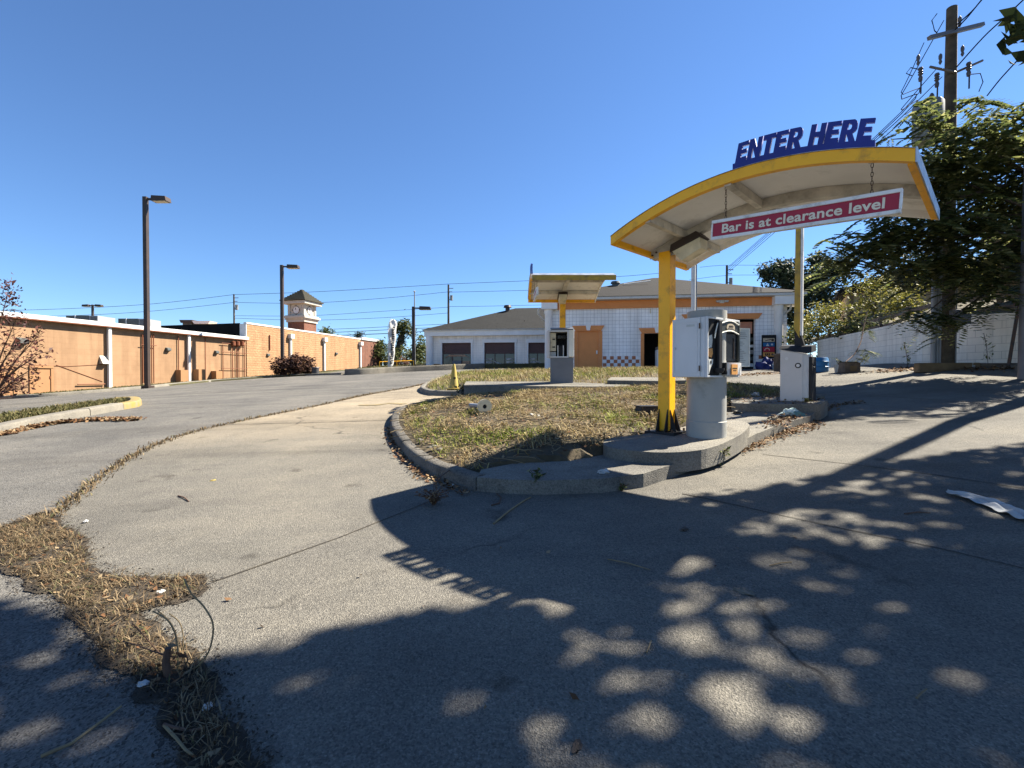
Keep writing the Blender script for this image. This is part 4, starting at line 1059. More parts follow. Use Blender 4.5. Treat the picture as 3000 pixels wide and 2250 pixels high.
mb.build('front_wall', M['tile'], cw)
MB().bb(-.2, WX + .3, -.12, .5, zf0 + .002, zf1 - .16).build('fascia_band', M['terra'], cw)
xr = CW(2259, 894)[0]
for a, b in ((-.55, .35), (xr, WX + .55)): MB().bb(a, b, -.55, .55, zf0 - .02, zf1 - .155).build('entablature', M['offwhite'], cw)
MB().bb(-.6, WX + .75, -.62, .5, zf1 - .152, zf1).build('gutter', M['white'], cw, bevel=.02)
MB().bb(.0, .2, .26, 16, -.5, zf0).build('side_wall', M['tile'], cw)
MB().bb(WX - .2, WX, .26, 16, -.5, zf0).build('side_wall', M['tile'], cw)
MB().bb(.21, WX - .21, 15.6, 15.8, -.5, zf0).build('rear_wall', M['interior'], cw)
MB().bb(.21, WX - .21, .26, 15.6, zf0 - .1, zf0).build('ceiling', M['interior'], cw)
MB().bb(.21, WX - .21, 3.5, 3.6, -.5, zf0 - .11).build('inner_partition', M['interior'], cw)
MB().bb(-1, WX + 1, -1.6, 15.9, -.6, -.03).build('floor_slab', M['kerb'], cw)
ax, az_ = CW(1920, 814, 6.0)
def hip(name, x0_, x1_, y0_, y1_, z, rx0, rx1, ry, rz_, m):
    vs = [(x0_, y0_, z), (x1_, y0_, z), (x1_, y1_, z), (x0_, y1_, z), (rx0, ry, rz_), (rx1, ry, rz_)]
    return MB().add(vs, [(0, 1, 5, 4), (1, 2, 5), (2, 3, 4, 5), (3, 0, 4), (3, 2, 1, 0)]).build(name, m, cw)
hip('roof', -.7, WX + .8, -.68, 15.5, zf1 + .003, ax - .15, ax + .15, 6.0, az_, M['shinglebrown'])
for px in (1607, 2280):
    x, _ = CW(px, 1000, -.2); MB().lathe([(.26, -.5), (.26, .12), (.22, .16), (.21, zf0 - .3), (.25, zf0 - .2), (.25, zf0 - .022)], (x, -.22, 0), 20).build('column', M['offwhite'], cw, True)
    sx = -1 if px < 2000 else 1
    MB().tube([(x + sx * .55, -.4, zf0 + .05), (x + sx * .6, -.2, zf0 - .25), (x + sx * .35, .1, zf0 - .55), (x + sx * .2, .3, zf0 - .6)], .055, 8).build('downspout_elbow', M['white'], cw)
# checker tiles at the wall foot, laid as two sets of thin tiles
spans = [(.25, ops[0][0] - .22), (ops[0][2] + .22, ops[1][0] - .2), (ops[1][2] + .2, ops[2][0] - .2), (ops[2][2] + .18, WX - .55)]
for a, b in spans:
    nx_ = max(1, int(round((b - a) / .203))); ch_r = MB(); ch_w = MB()
    for i in range(nx_):
        for j in range(4):
            q = ch_r if (i + j) % 2 else ch_w
            q.bb(a + i * .203 + .002, a + (i + 1) * .203 - .002, -.014, -.002, .02 + j * .2 + .002, .02 + (j + 1) * .2 - .002)
    ch_r.build('checker_tiling', M['terratile'], cw); ch_w.build('pale_checker_tiling', M['tilew'], cw)
def surround(i, key=True, jamb=.18, hd=.30):
    x0_, zt_, x1_ = ops[i]
    mb = MB()
    if i < 2:
        mb.bb(x0_ - jamb, x0_ - .002, -.05, -.003, -.4, zt_ - .002); mb.bb(x1_ + .002, x1_ + jamb, -.05, -.003, -.4, zt_ - .002)
    e = .34 if i == 2 else .3
    mb.extr([(x0_ - .12, -.003, zt_), (x1_ + .12, -.003, zt_), (x1_ + e, -.003, zt_ + hd), (x0_ - e, -.003, zt_ + hd)], (0, -.09, 0))
    fr = mb.build('door_surround', M['terra'], cw)
    if key: xm = (x0_ + x1_) / 2; MB().extr([(xm - .09, -.094, zt_ + .02), (xm + .09, -.094, zt_ + .02), (xm + .16, -.094, zt_ + hd + .06), (xm - .16, -.094, zt_ + hd + .06)], (0, -.05, 0)).build('keystone', M['offwhite'], fr)
surround(0); surround(1); surround(2, False)
dr = MB().bb(ops[0][0], ops[0][2], .03, .09, -.4, ops[0][1] - .001).build('door', M['terra'], cw)
MB().bb(ops[0][2] - .16, ops[0][2] - .08, .0, .028, .95, 1.15).build('door_handle', M['signwhite'], dr)
sh = MB(); zsh = CW(2100, 977)[1]; k = 6
for i in range(k): sh.bb(ops[2][0] + .06, ops[2][2] - .06, .30, .34, zsh + (ops[2][1] - .14 - zsh) * i / k + .006, zsh + (ops[2][1] - .14 - zsh) * (i + 1) / k)
sh.build('roll_up_door', M['salmon'], cw)
fx, fz = CW(2114, 883, -.12)
fl = MB().bb(fx - .12, fx + .12, -.2, -.122, fz - .1, fz + .06).build('flood_light', M['signwhite'], cw)
for s in (-1, 1): MB().lathe([(.0, -.07), (.1, -.06), (.15, .03), (.0, .05)], (fx + s * .2, -.28, fz - .01), 12).build('lamp_head', M['white'], fl, True)
MB().bb(CW(1905, 1040)[0] - .02, CW(1905, 1040)[0] + .02, -.06, -.02, zf0 - .32, zf0 - .05).build('wall_lamp', M['lens'], cw)
for px, py in ((1803, 843),):
    x, z = CW(px, py, 3.0); zr = zf1 + (az_ - zf1) * (3.0 + .68) / 6.68
    MB().lathe([(.22, -.15), (.22, .12), (.3, .14), (.26, .26), (0, .3)], (x, 3.0, zr), 14).build('roof_vent', M['acgrey'], cw)
    MB().cyl((x + .5, 3.0, zr + .09), (x + 2.2, 3.4, zr + .33), .035, n=6).build('roof_pipe', M['signwhite'], cw)
# rear wing
WY = 10.4
wl, zwf0 = CW(1250, 986, WY); wr = 1.6; zwf1 = CW(1243, 970, WY)[1]; zwb = CW(1263, 1076, WY)[1]
bays = [CW(1295, 1005, WY) + CW(1380, 1005, WY)[:1], CW(1419, 1004, WY) + CW(1508, 1004, WY)[:1], CW(1548, 1004, WY) + CW(1625, 1004, WY)[:1]]
mb = MB(); cur = wl + .3
for x0_, zt_, x1_ in bays:
    mb.bb(cur, x0_, WY, WY + .3, -.3, zwf0); mb.bb(x0_ + .0005, x1_ - .0005, WY, WY + .3, zt_, zwf0); cur = x1_
mb.bb(cur, wr, WY, WY + .3, -.3, zwf0); mb.build('wing_wall', M['tileback'], cw)
MB().bb(wl + .3, wl + .5, WY + .31, WY + 12, -.3, zwf0).build('wing_side_wall', M['tileback'], cw)
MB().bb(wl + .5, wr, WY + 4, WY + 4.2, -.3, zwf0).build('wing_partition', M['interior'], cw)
MB().bb(wl - .1, wr, WY - .35, WY + .5, zwf0 + .002, zwf1 - .02).build('wing_fascia', M['offwhite'], cw)
MB().bb(wl - .2, wr, WY - .5, WY + 12.4, zwf1 - .018, zwf1 + .05).build('wing_gutter', M['white'], cw)
rx0, rz0 = CW(1511, 903, WY + 5.5); hip('wing_roof', wl - .3, 12, WY - .55, WY + 12, zwf1 + .053, rx0, 11.5, WY + 5.5, rz0, M['shingle'])
MB().lathe([(.3, -.5), (.3, zwf0)], (wl + .28, WY - .1, 0), 16).build('column', M['offwhite'], cw, True)
mb = MB(); cur = wl + .62
for x0_, zt_, x1_ in bays: mb.bb(cur, x0_ - .002, WY - .03, WY - .002, -.3, zwb + .28); cur = x1_ + .002
mb.bb(cur, wr, WY - .03, WY - .002, -.3, zwb + .28); mb.build('brick_footing', M['redbrick'], cw)
for n_, (x0_, zt_, x1_) in enumerate(bays):
    zs = CW(1340, 1037, WY)[1]; sh = MB(); k = 7
    for i in range(k): sh.bb(x0_ + .03, x1_ - .03, WY + .12, WY + .15, zs + (zt_ - zs) * i / k + .01, zs + (zt_ - zs) * (i + 1) / k)
    sho = sh.build('roll_up_door', M['shutter'], cw)
    mb = MB(); mb.bb(x0_ - .12, x0_ - .001, WY - .06, WY - .003, zwb, zt_); mb.bb(x1_ + .001, x1_ + .12, WY - .06, WY - .003, zwb, zt_); mb.bb(x0_ - .2, x1_ + .2, WY - .08, WY - .003, zt_ + .002, zt_ + .28); mb.build('bay_frame', M['offwhite'], cw)
    win = MB().bb(x0_ + .03, x1_ - .03, WY + .2, WY + .205, zwb - .1, zs).build('window', M['glass'], cw)
    mb = MB()
    for i in range(4): mb.bb(x0_ + .03 + (x1_ - x0_ - .06) * i / 3 - .03, x0_ + .03 + (x1_ - x0_ - .06) * i / 3 + .03, WY + .14, WY + .199, zwb - .1, zs)
    mb.build('window_frame', M['shutter'], win)
    if n_ == 0:
        MB().extr([(x0_ + .1, WY + .13, zs - .35), (x0_ + .6, WY + .13, zs - .05), (x1_ - .6, WY + .13, zs - .05), (x1_ - .1, WY + .13, zs - .35), (x1_ - .5, WY + .13, zs - .2), (x0_ + .5, WY + .13, zs - .2)], (0, .006, 0)).build('window_poster', M['tanclutter'], win)
        MB().bb(x0_ + .85, x1_ - .85, WY + .1, WY + .12, zwb, zwb + .55).build('window_poster', M['darkgrey'], win)
        MB().bb(x1_ - .75, x1_ - .15, WY + .1, WY + .12, zwb, zwb + .5).build('window_poster', M['tanclutter'], win)
    else:
        for i in range(3):
            for sx in (0, 1):
                xa_ = x0_ + .1 + sx * (x1_ - x0_) * .68; MB().bb(xa_, xa_ + (x1_ - x0_) * .22, WY + .1, WY + .13, zwb + .08 + .25 * i, zwb + .22 + .25 * i).build('window_poster', M['paleclutter'], win)
        MB().box(((x0_ + x1_) / 2, WY + .1, zwb + .3), (1.0, .03, .1), m=Matrix.Rotation(.35, 3, 'Y')).build('window_poster', M['paleclutter'], win)
x, z = CW(1487, 905, WY + 4.6); MB().lathe([(.2, -.4), (.2, .1), (.38, .12), (.3, .32), (0, .36)], (x, WY + 4.6, z), 12).build('roof_vent', M['bronze'], cw)
x, z = CW(1537, 950, WY + 1.4); MB().cyl((x, WY + 1.4, z - .5), (x, WY + 1.4, z + .3), .05, n=8).build('vent_pipe', M['bronze'], cw)

# things by the building
p = CW(1965, 1050, -.7); q = CO + Matrix.Rotation(CA, 3, 'Z') @ Vector((CW(1950, 1050, -.7)[0] - .15, -.9, -.03))
wm = thing('appliance', 'white appliance standing in the dark doorway left of the yellow post', 'appliance', q, CA)
MB().bb(-.35, .35, 0, .6, 0, 1.15).build('body', M['white'], wm, bevel=.03)
MB().bb(-.35, .35, .02, .6, 1.152, 1.32).build('lid', M['steel'], wm, bevel=.05)
sx, sz = CW(2204, 1050, .5); q = CO + Matrix.Rotation(CA, 3, 'Z') @ Vector((sx, .4, -.03))
shv = thing('metal_shelf', 'black shelf rack stacked with pale boxes inside the right bay', 'shelf', q, CA)
mb = MB()
for a in (-.5, .32): mb.bb(a, a + .04, 0, .04, 0, 1.75); mb.bb(a, a + .04, .36, .4, 0, 1.75)
mb.build('frame', M['black'], shv)
for k in range(5):
    s_ = MB().bb(-.455, .315, .01, .39, .2 + k * .36, .23 + k * .36).build('shelf', M['black'], shv)
for k in range(5):
    for i in range(3):
        o = MB().bb(-.42 + .25 * i, -.22 + .25 * i, .03, .3, 0, .12 + .1 * R.random()).build('storage_box', [M['paleclutter'], M['signwhite'], M['acgrey']][(k + i) % 3])
        o.parent = None; o.matrix_world = Matrix.Translation(q) @ Matrix.Rotation(CA, 4, 'Z') @ Matrix.Translation((0, 0, .2305 + k * .36))
        tag(o, ['pale cardboard box on the dark shelf rack in the bay', 'white box on the dark shelf rack in the bay', 'grey box on the dark shelf rack in the bay'][(k + i) % 3], 'box', ['pale boxes on the bay shelf', 'white boxes on the bay shelf', 'grey boxes on the bay shelf'][(k + i) % 3])
ex, ez = CW(2250, 1010, -.6); q = CO + Matrix.Rotation(CA, 3, 'Z') @ Vector((ex, -.75, -.03))
es = thing('menu_board', 'black easel board with tan, blue, red and orange panels beside the right column', 'sign board', q, CA)
zb4 = CW(2250, 1050, -.75)[1] + .03; zt4 = CW(2250, 981, -.75)[1] + .03
MB().bb(-.36, .36, 0, .06, zb4, zt4).build('board', M['matblack'], es, bevel=.01)
hh = (zt4 - zb4)
for k, (m_, a, b) in enumerate((('badge', .70, .86), ('barrel', .51, .67), ('red', .28, .49), ('sticker', .08, .26))):
    pn = MB().bb(-.30, .27, -.008, -.0005, zb4 + hh * a, zb4 + hh * b).build('menu_panel', M[m_], es)
    mb = MB(); zq = zb4 + hh * (a + b) / 2
    if k == 0: mb.box((-.05, -.0105, zq), (.3, .003, .04), m=Matrix.Rotation(-.25, 3, 'Y')); mb.cyl((.17, -.009, zq), (.17, -.012, zq), .07, n=14)
    if k == 1: mb.extr([(-.16, -.009, zq - .08), (.0, -.009, zq - .08), (-.08, -.009, zq + .08)], (0, -.003, 0)); mb.cyl((.14, -.009, zq), (.14, -.012, zq), .05, n=12)
    if k == 2: mb.tube([(-.1 + .12 * math.cos(t), -.012, zq - .06 + .12 * math.sin(t)) for t in np.linspace(0, pi, 9)], .02, 5)
    if k == 3:
        for i in range(3): mb.bb(-.2 + .09 * i, -.14 + .09 * i, -.0115, -.0085, zq - .06, zq + .06)
        mb.cyl((.17, -.009, zq), (.17, -.012, zq), .06, n=12)
    mb.build('panel_picture', M[['iron', 'white', 'cream', 'brownbox'][k]], pn)
mb = MB(); mb.cyl((-.1, .05, zb4 + .02), (-.25, .1, 0), .025, n=6); mb.cyl((.25, .07, zb4 + .4), (.62, .12, 0), .03, n=6); mb.cyl((.1, .07, zt4 - .1), (.1, .7, 0), .02, n=6); mb.build('easel_leg', M['black'], es)
vx = CW(2243, 1060, -1.1)[0]; q = CO + Matrix.Rotation(CA, 3, 'Z') @ Vector((vx, -1.15, -.02))
crumple('bag', 'slumped dark blue bag under the easel board', 'bag', 0, 0, 0, (.42, .3, .62), M['navy'], 31, loc=q, rz=CA)
vx = CW(2270, 1070, -1.3)[0]; q = CO + Matrix.Rotation(CA, 3, 'Z') @ Vector((vx, -1.3, -.02))
crumple('plastic_bag', 'pale crumpled bag right of the dark blue one', 'bag', 0, 0, 0, (.2, .2, .42), M['cloth'], 33, loc=q)
vx = CW(2262, 1092, -1.9)[0]; q = CO + Matrix.Rotation(CA, 3, 'Z') @ Vector((vx, -1.9, -.2))
crumple('plastic_bag', 'black and white heap of wrapping in front of the easel', 'litter', 0, 0, 0, (.34, .2, .16), M['paleclutter'], 35, loc=q)
wp_ = Pt(2035, 905, 20); wbz = gz(wp_.x, 20)
wh = thing('white_mast', 'slim white metal pole rising behind the near pay terminal', 'pole', (wp_.x, 20, wbz))
MB().cyl((-.06, 0, 0), (-.06, 0, 5.6), .09, n=10).build('shaft', M['white'], wh, True)
MB().cyl((.07, .02, 0), (.07, .02, 5.5), .03, n=8).build('conduit', M['pvc'], wh, True)
MB().bb(-.22, .16, -.16, .16, 0, .06).build('base_plate', M['steel'], wh)

# ------------------------------------------------------------------ right side: retaining wall, bank, things along it
def wpt(px, py): return G(px, py)
WB = [G(2380, 1093), G(2517, 1090), G(2620, 1085), G(2712, 1081)]
wall_pts = [Vector((15.0, 23.5)), Vector((13.35, 18.2)), Vector((12.35, 14.4)), Vector((12.75, 12.35)), Vector((13.3, 9.5)), Vector((13.6, 6))]
top_px = [(2380, 998), (2517, 966), (2671, 939), (2850, 930), (2964, 917)]
def wtop(y):        # world height of the wall top, read along the wall
    return float(np.interp(y, [6, 9.5, 12.35, 14.4, 18.2, 23.5], [CZ + 1.75, CZ + 1.72, CZ + 1.66, CZ + 1.78, CZ + 1.75, CZ + 1.8]))
rw_loc = Vector((12.35, 14.4, 0))
rw = thing('retaining_wall', 'cream painted concrete block retaining wall along the right side', 'wall', rw_loc)
for i in range(len(wall_pts) - 1):
    a, b = wall_pts[i], wall_pts[i + 1]; d = (b - a); L = d.length; an = math.atan2(d.y, d.x)
    k = max(1, int(L / .4)); mb = MB()
    top = lambda t: wtop(a.y + (b.y - a.y) * t / L)
    nst = max(1, int(L / 1.6))
    for j in range(nst):
        t0 = L * j / nst; t1_ = L * (j + 1) / nst
        vs = [(t0, 0, -1.5), (t1_, 0, -1.5), (t1_, 0, top(t1_)), (t0, 0, top(t0)), (t0, .2, -1.5), (t1_, .2, -1.5), (t1_, .2, top(t1_)), (t0, .2, top(t0))]
        mb.add(vs, [(0, 1, 2, 3), (7, 6, 5, 4), (3, 2, 6, 7)] + ([(0, 3, 7, 4)] if j == 0 else []) + ([(1, 5, 6, 2)] if j == nst - 1 else []))
    o = mb.build('wall_panel', M['cmu'], rw, fixn=False); o.location = (a.x - rw_loc.x, a.y - rw_loc.y, 0); o.rotation_euler.z = an
# the bank above the wall
vs = []; f = []; cols = 9
wp2 = catmull([p.to_3d() for p in wall_pts], 6)
wp2 = [Vector((16.5, 30, 0)), Vector((15.6, 26, 0))] + wp2 + [Vector((13.8, 0, 0)), Vector((14, -6, 0))]
for p in wp2:
    for j in range(cols):
        t = j / (cols - 1); out = .12 + 22 * t ** 1.5
        z = wtop(min(max(p.y, 6), 23.5)) - .08 + 2.6 * (1 - math.exp(-out / 7)) + .25 * mnoise.noise(Vector((p.x + out, p.y, 0)) * .4) * min(1, out)
        vs.append((p.x + out, p.y + out * .12, z))
for i in range(len(wp2) - 1):
    for j in range(cols - 1): f.append((i * cols + j, i * cols + j + 1, (i + 1) * cols + j + 1, (i + 1) * cols + j))
struct(raw('hillside', vs, f, M['bank'], smooth=True))
def bankz(x, y):
    xs3 = [p.x for p in wp2]; ys3 = [p.y for p in wp2]
    o_ = np.argsort(ys3); wx = float(np.interp(y, np.array(ys3)[o_], np.array(xs3)[o_])); out = max(.12, x - wx)
    return wtop(min(max(y, 6), 23.5)) - .08 + 2.6 * (1 - math.exp(-out / 7))

# wooden rail fence above the wall
rf = thing('rail_fence', 'dark weathered wooden rail fence on top of the block wall', 'fence', (12.9, 14.4, 0))
fpts = [Vector((15.9, 24)), Vector((14.0, 18.2)), Vector((12.95, 14.4)), Vector((13.35, 12.4)), Vector((14, 9))]
fl_ = []
for i in range(len(fpts) - 1):
    k = max(1, int((fpts[i + 1] - fpts[i]).length / 1.5))
    fl_ += [fpts[i].lerp(fpts[i + 1], j / k) for j in range(k)]
fl_.append(fpts[-1])
fb0 = Vector((12.9, 14.4, 0))
for q in fl_:
    z = wtop(q.y) - .1; MB().box(Vector((q.x, q.y, z + .3)) - fb0, (.09, .09, .85)).build('post', M['oldwood'], rf)
for dz in (.22, .52):
    for i in range(len(fl_) - 1):
        a, b = fl_[i], fl_[i + 1]; d = b - a; za = wtop(a.y) - .1 + dz; zb5 = wtop(b.y) - .1 + dz
        mb = MB(); nr = Vector((d.y, -d.x)).normalized() * .06
        mb.extr([Vector((a.x - nr.x, a.y - nr.y, za)) - fb0, Vector((b.x - nr.x, b.y - nr.y, zb5)) - fb0, Vector((b.x - nr.x, b.y - nr.y, zb5 + .13)) - fb0, Vector((a.x - nr.x, a.y - nr.y, za + .13)) - fb0], (-nr.x * .5, -nr.y * .5, 0)); mb.build('rail', M['oldwood'], rf)
# tan shed up the bank
q = Vector((20.0, 22.5, 3.4))
shd = thing('tan_shed', 'tan clad house on the bank, half hidden behind the trees', 'house', q, rad(-30))
MB().bb(-3.5, 3.5, 0, 5, -1.5, 2.2).build('wall', M['shed'], shd)
MB().extr([(-3.9, -.4, 2.15), (3.9, -.4, 2.15), (3.9, -.4, 2.3), (0, -.4, 3.6), (-3.9, -.4, 2.3)], (0, 5.8, 0)).build('roof', M['shinglebrown'], shd)
for k in range(4): MB().bb(-3.4 + k * 2.2, -3.25 + k * 2.2, -.05, -.002, -1.5, 2.14).build('batten', M['timber'], shd)
# deck with posts behind the wall at the far right
q = Vector((14.6, 11.6, CZ + 1.6))
dk = thing('timber_deck', 'wooden deck frame with dark green skirting above the wall at the right edge', 'deck', q, rad(-78))
for k in range(3):
    MB().bb(-2.4 + 2.2 * k, -2.28 + 2.2 * k, 0, .12, 0, 2.3).build('post', M['timber'], dk)
    MB().extr([(-2.34 + 2.2 * k, .02, 1.5), (-2.34 + 2.2 * k, .02, 1.62), (-1.74 + 2.2 * k, .02, 2.1), (-1.74 + 2.2 * k, .02, 1.98)], (0, .06, 0)).build('brace', M['timber'], dk)
MB().bb(-2.6, 2.4, -.02, -.002, 1.0, 1.12).build('rail', M['timber'], dk); MB().bb(-2.6, 2.4, -.05, 2.5, 2.302, 2.5).build('deck_edge', M['timber'], dk)
MB().bb(-2.2, 2.4, .14, .2, .1, 1.9).build('skirting', M['deckgreen'], dk)

# utility pole at the right
ub = Vector((11.55, 12.75, 0)); ub.z = gz(ub.x, ub.y) - .1
up = thing('utility_pole', 'tall wooden utility pole with transformer cans and crossarm at the right', 'utility pole', ub)
HT = CZ + (1105 - 35) / 1400 * 12.75 - ub.z
MB().cyl((0, 0, 0), (.06, 0, HT), .19, .115, 14).build('shaft', M['wood'], up, True)
def ul(px, py, y=12.75): return Pt(px, py, y) - ub
a, b = ul(2707, 123, 12.6), ul(2863, 84, 12.9)
MB().box((a + b) / 2 + Vector((0, -.15, 0)), ((b - a).length, .1, .09), m=(b - a).to_track_quat('X', 'Z').to_matrix()).build('crossarm', M['steel'], up)
a2, b2 = ul(2705, 210), ul(2857, 192)
mb = MB(); c_ = Vector((.05, -.14, ul(2780, 222).z)); mb.tube([a2 + Vector((0, -.2, 0)), c_], .03, 6); mb.tube([c_, b2 + Vector((0, -.2, 0))], .03, 6); mb.build('cutout_arm', M['steel'], up)
for px, py in ((2697, 215), (2745, 232), (2838, 200)):
    q = ul(px, py, 12.5); mb = MB()
    mb.lathe([(.0, .16), (.045, .15), (.06, .1), (.035, .08), (.06, .04), (.035, .02), (.06, -.02), (.03, -.06), (.05, -.12), (.04, -.2), (.0, -.22)], q, 10); co = mb.build('cutout_fuse', M['ceramic'], up, True)
    MB().tube([q + Vector((.0, -.02, -.2)), q + Vector((-.03, -.05, -.55))], .018, 5).build('fuse_tube', M['iron'], co)
for px, py in ((2690, 175), (2755, 172), (2820, 148), (2812, 62)):
    q = ul(px, py, 12.6); mb = MB()
    mb.lathe([(.015, .13), (.04, .09), (.04, .01), (.025, -.04), (.04, -.09), (.015, -.15)], q, 8); mb.build('insulator', M['ceramic'], up, True)
for px, r_, lz0, lz1 in ((2718, .33, 302, 420),):
    q0 = ul(px, lz1, 12.6); q1 = ul(px, lz0, 12.6)
    tc = MB().lathe([(r_ * .94, q0.z), (r_, q0.z + .05), (r_, q1.z - .05), (r_ * .9, q1.z), (.0, q1.z + .05)], (q0.x, q0.y, 0), 20).build('transformer_can', M['transformer'], up, True)
    MB().lathe([(.05, 0), (.07, .05), (.04, .1), (.06, .15), (.03, .22), (0, .24)], (q1.x + .1, q1.y, q1.z + .03), 8).build('bushing', M['ceramic'], tc, True)
    MB().bb(min(0, q0.x), max(0, q0.x), -.06, .0, (q0.z + q1.z) / 2, (q0.z + q1.z) / 2 + .1).build('bracket', M['steel'], tc)
for k, (dx, r_, hh_) in enumerate(((-.42, .055, 3.9), (-.31, .035, 3.8), (-.24, .03, 5.0), (.18, .02, 5.0))):
    MB().cyl((dx, -.1, 0), (dx + .02, -.1, hh_), r_, n=10).build('conduit', M['pvc'], up, True)
MB().bb(-.1, .28, -.42, -.2, 1.25, 1.62).build('meter_box', M['steel'], up, bevel=.01)
for sp in ([(2745, 40), (2730, 60), (2738, 90), (2745, 96)], [(2700, 205), (2668, 198), (2655, 215), (2672, 222)], [(2842, 218), (2872, 215), (2880, 240), (2868, 268)], [(2760, 305), (2742, 300), (2738, 320)]):
    MB().tube([ul(x_, y_, 12.55) for x_, y_ in sp], .012, 5).build('jumper_wire', M['wire'], up)

# steel pole on the right edge of the picture
q = Vector((10.72, 10.0, 0)); q.z = gz(q.x, q.y) - .1
sp_ = thing('steel_pole', 'dark steel pole at the right edge in front of the block wall', 'pole', q)
MB().cyl((0, 0, 0), (.1, 0, 9.5), .11, .08, 12).build('shaft', M['steel'], sp_, True)
MB().bb(-.2, .2, -.2, .2, 0, .06).build('base_plate', M['steel'], sp_)
a = Pt(2955, 1065, 11.6); b = Pt(2985, 893, 11.6)
ls = thing('leaning_pipe', 'thin dark pipe leaning on the wall beside the right edge pole', 'pipe', a)
MB().cyl((0, 0, -.05), b - a, .035, n=8).build('tube', M['iron'], ls, True)
MB().bb((b - a).x - .08, (b - a).x + .1, (b - a).y - .05, (b - a).y + .05, (b - a).z - .02, (b - a).z + .05).build('bracket', M['iron'], ls)

# timber edging and kerb stones, foam blocks, planters, barrel
q = Vector((11.7, 12.3, 0)); q.z = gz(q.x, q.y)
te = thing('timber_edging', 'tan landscape timber lying at the foot of the utility pole', 'timber', q, rad(-6))
MB().bb(-1.2, .25, -.1, .1, -.1, .15).build('beam', M['timber'], te, bevel=.02); MB().bb(.26, 1.6, -.1, .1, -.1, .14).build('beam', M['oldwood'], te, bevel=.02)
kerb('verge_kerb', [Vector((11.6, 10.9)), Vector((12.1, 10.7)), Vector((12.6, 10.5)), Vector((13.1, 10.3))], .25, .1, M['palekerb'], .7)
q = Pt(2858, 1068, 12.3)
q.z = gz(q.x, q.y) + .12
fm = thing('foam_block', 'white foam board on leaf litter left of the leaning pipe', 'foam', q, .1)
MB().bb(-.2, .2, -.1, .1, -.12, -.055).build('board', M['paper'], fm, bevel=.006); MB().bb(-.19, .21, -.09, .1, -.05, .005).build('upper_board', M['paper'], fm, bevel=.006)
q = G(2498, 1092)
pl = thing('planter_box', 'small brown wooden planter box with a bent sapling by the block wall', 'planter', q, .05)
MB().bb(-.24, .24, 0, .3, 0, .30).build('box', M['oldwood'], pl, bevel=.01)
MB().bb(-.2, .2, .03, .27, .301, .33).build('soil', M['soil'], pl)
MB().bb(-.08, .12, -.012, -.001, .06, .2).build('plate', M['timber'], pl)
q2 = G(2462, 1092)
pl2 = thing('flower_pot', 'grey pot with a weed left of the brown planter box', 'planter', q2)
MB().lathe([(.14, 0), (.17, .2), (.17, .24), (.15, .24), (.0, .22)], n=16).build('pot', M['pipe'], pl2, True)
q3 = G(2393, 1091)
brl = thing('plastic_barrel', 'blue plastic barrel partly behind the barrier gate', 'barrel', q3)
hb_ = (1091 - 1048) / 1400 * q3.y
MB().lathe([(.30, 0), (.32, .05), (.32, hb_ * .35), (.335, hb_ * .38), (.32, hb_ * .41), (.32, hb_ * .7), (.335, hb_ * .73), (.32, hb_ * .76), (.31, hb_ - .03), (.29, hb_), (.27, hb_), (.27, hb_ - .05), (0, hb_ - .06)], n=24).build('drum', M['barrel'], brl, True)
MB().lathe([(.05, 0), (.05, .04), (0, .04)], (.12, 0, hb_ - .06), 10).build('bung', M['black'], brl)
q4 = G(2308, 1088)
lw = thing('low_planter', 'dark wooden tub half hidden behind the gate cabinet', 'planter', q4)
MB().bb(-.3, .3, 0, .4, 0, .6).build('tub', M['bark'], lw); MB().bb(-.33, .33, -.03, .43, .601, .66).build('rim', M['oldwood'], lw)

# ------------------------------------------------------------------ lamp posts
def lamp(label, px, pytop, y, arm=1, double=False, hs=1.0, base=None):
    x = (px - 1500) / 1400 * y; z = gz(x, y) + .1 if base is None else base
    H = CZ + (1105 - pytop) / 1400 * y - z
    r = thing('lamp_post', label, 'lamp post', (x, y, z), 0, 'parking lot lamp posts')
    MB().bb(-.1 * hs, .1 * hs, -.1 * hs, .1 * hs, 0, H).build('pole', M['bronze'], r)
    MB().bb(-.22 * hs, .22 * hs, -.22 * hs, .22 * hs, -.3, .05).build('base', M['bronze'], r)
    for s in ((-1, 1) if double else (arm,)):
        MB().box((s * .28 * hs, 0, H - .12), (.4 * hs, .1, .1)).build('arm', M['bronze'], r)
        h = MB().extr([(s * .42 * hs, -.22, H - .26), (s * 1.25 * hs, -.22, H - .26), (s * 1.2 * hs, -.22, H - .02), (s * .46 * hs, -.22, H + .02)], (0, .44, 0)).build('lamp_head', M['bronze'], r)
        MB().bb(s * .5 * hs, s * 1.18 * hs, -.18, .18, H - .28, H - .262).build('lamp_lens', M['lens'], h)
lamp('tallest bronze lamp post on the verge before the orange wall', 432, 580, 26)
lamp('middle bronze lamp post rising in front of the dark shrub', 828, 778, 38.5, hs=1.1)
lamp('farthest single lamp post beside the thin flagpole', 1212, 899, 41, hs=1.2)
lamp('twin headed lamp post showing above the orange roof', 274, 893, 62, double=True, hs=1.0)
fpx = (1213 - 1500) / 1400 * 46
fp_ = thing('flag_pole', 'thin bare flagpole beside the farthest lamp post', 'flagpole', ((1215 - 1500) / 1400 * 46, 46, gz(-9.3, 46)))
Hf = CZ + (1105 - 858) / 1400 * 46 - fp_.location.z
MB().cyl((0, 0, 0), (0, 0, Hf), .09, .05, 8).build('shaft', M['pvc'], fp_); MB().lathe([(0, -.12), (.12, 0), (0, .12)], (0, 0, Hf + .1), 8).build('finial', M['pvc'], fp_)

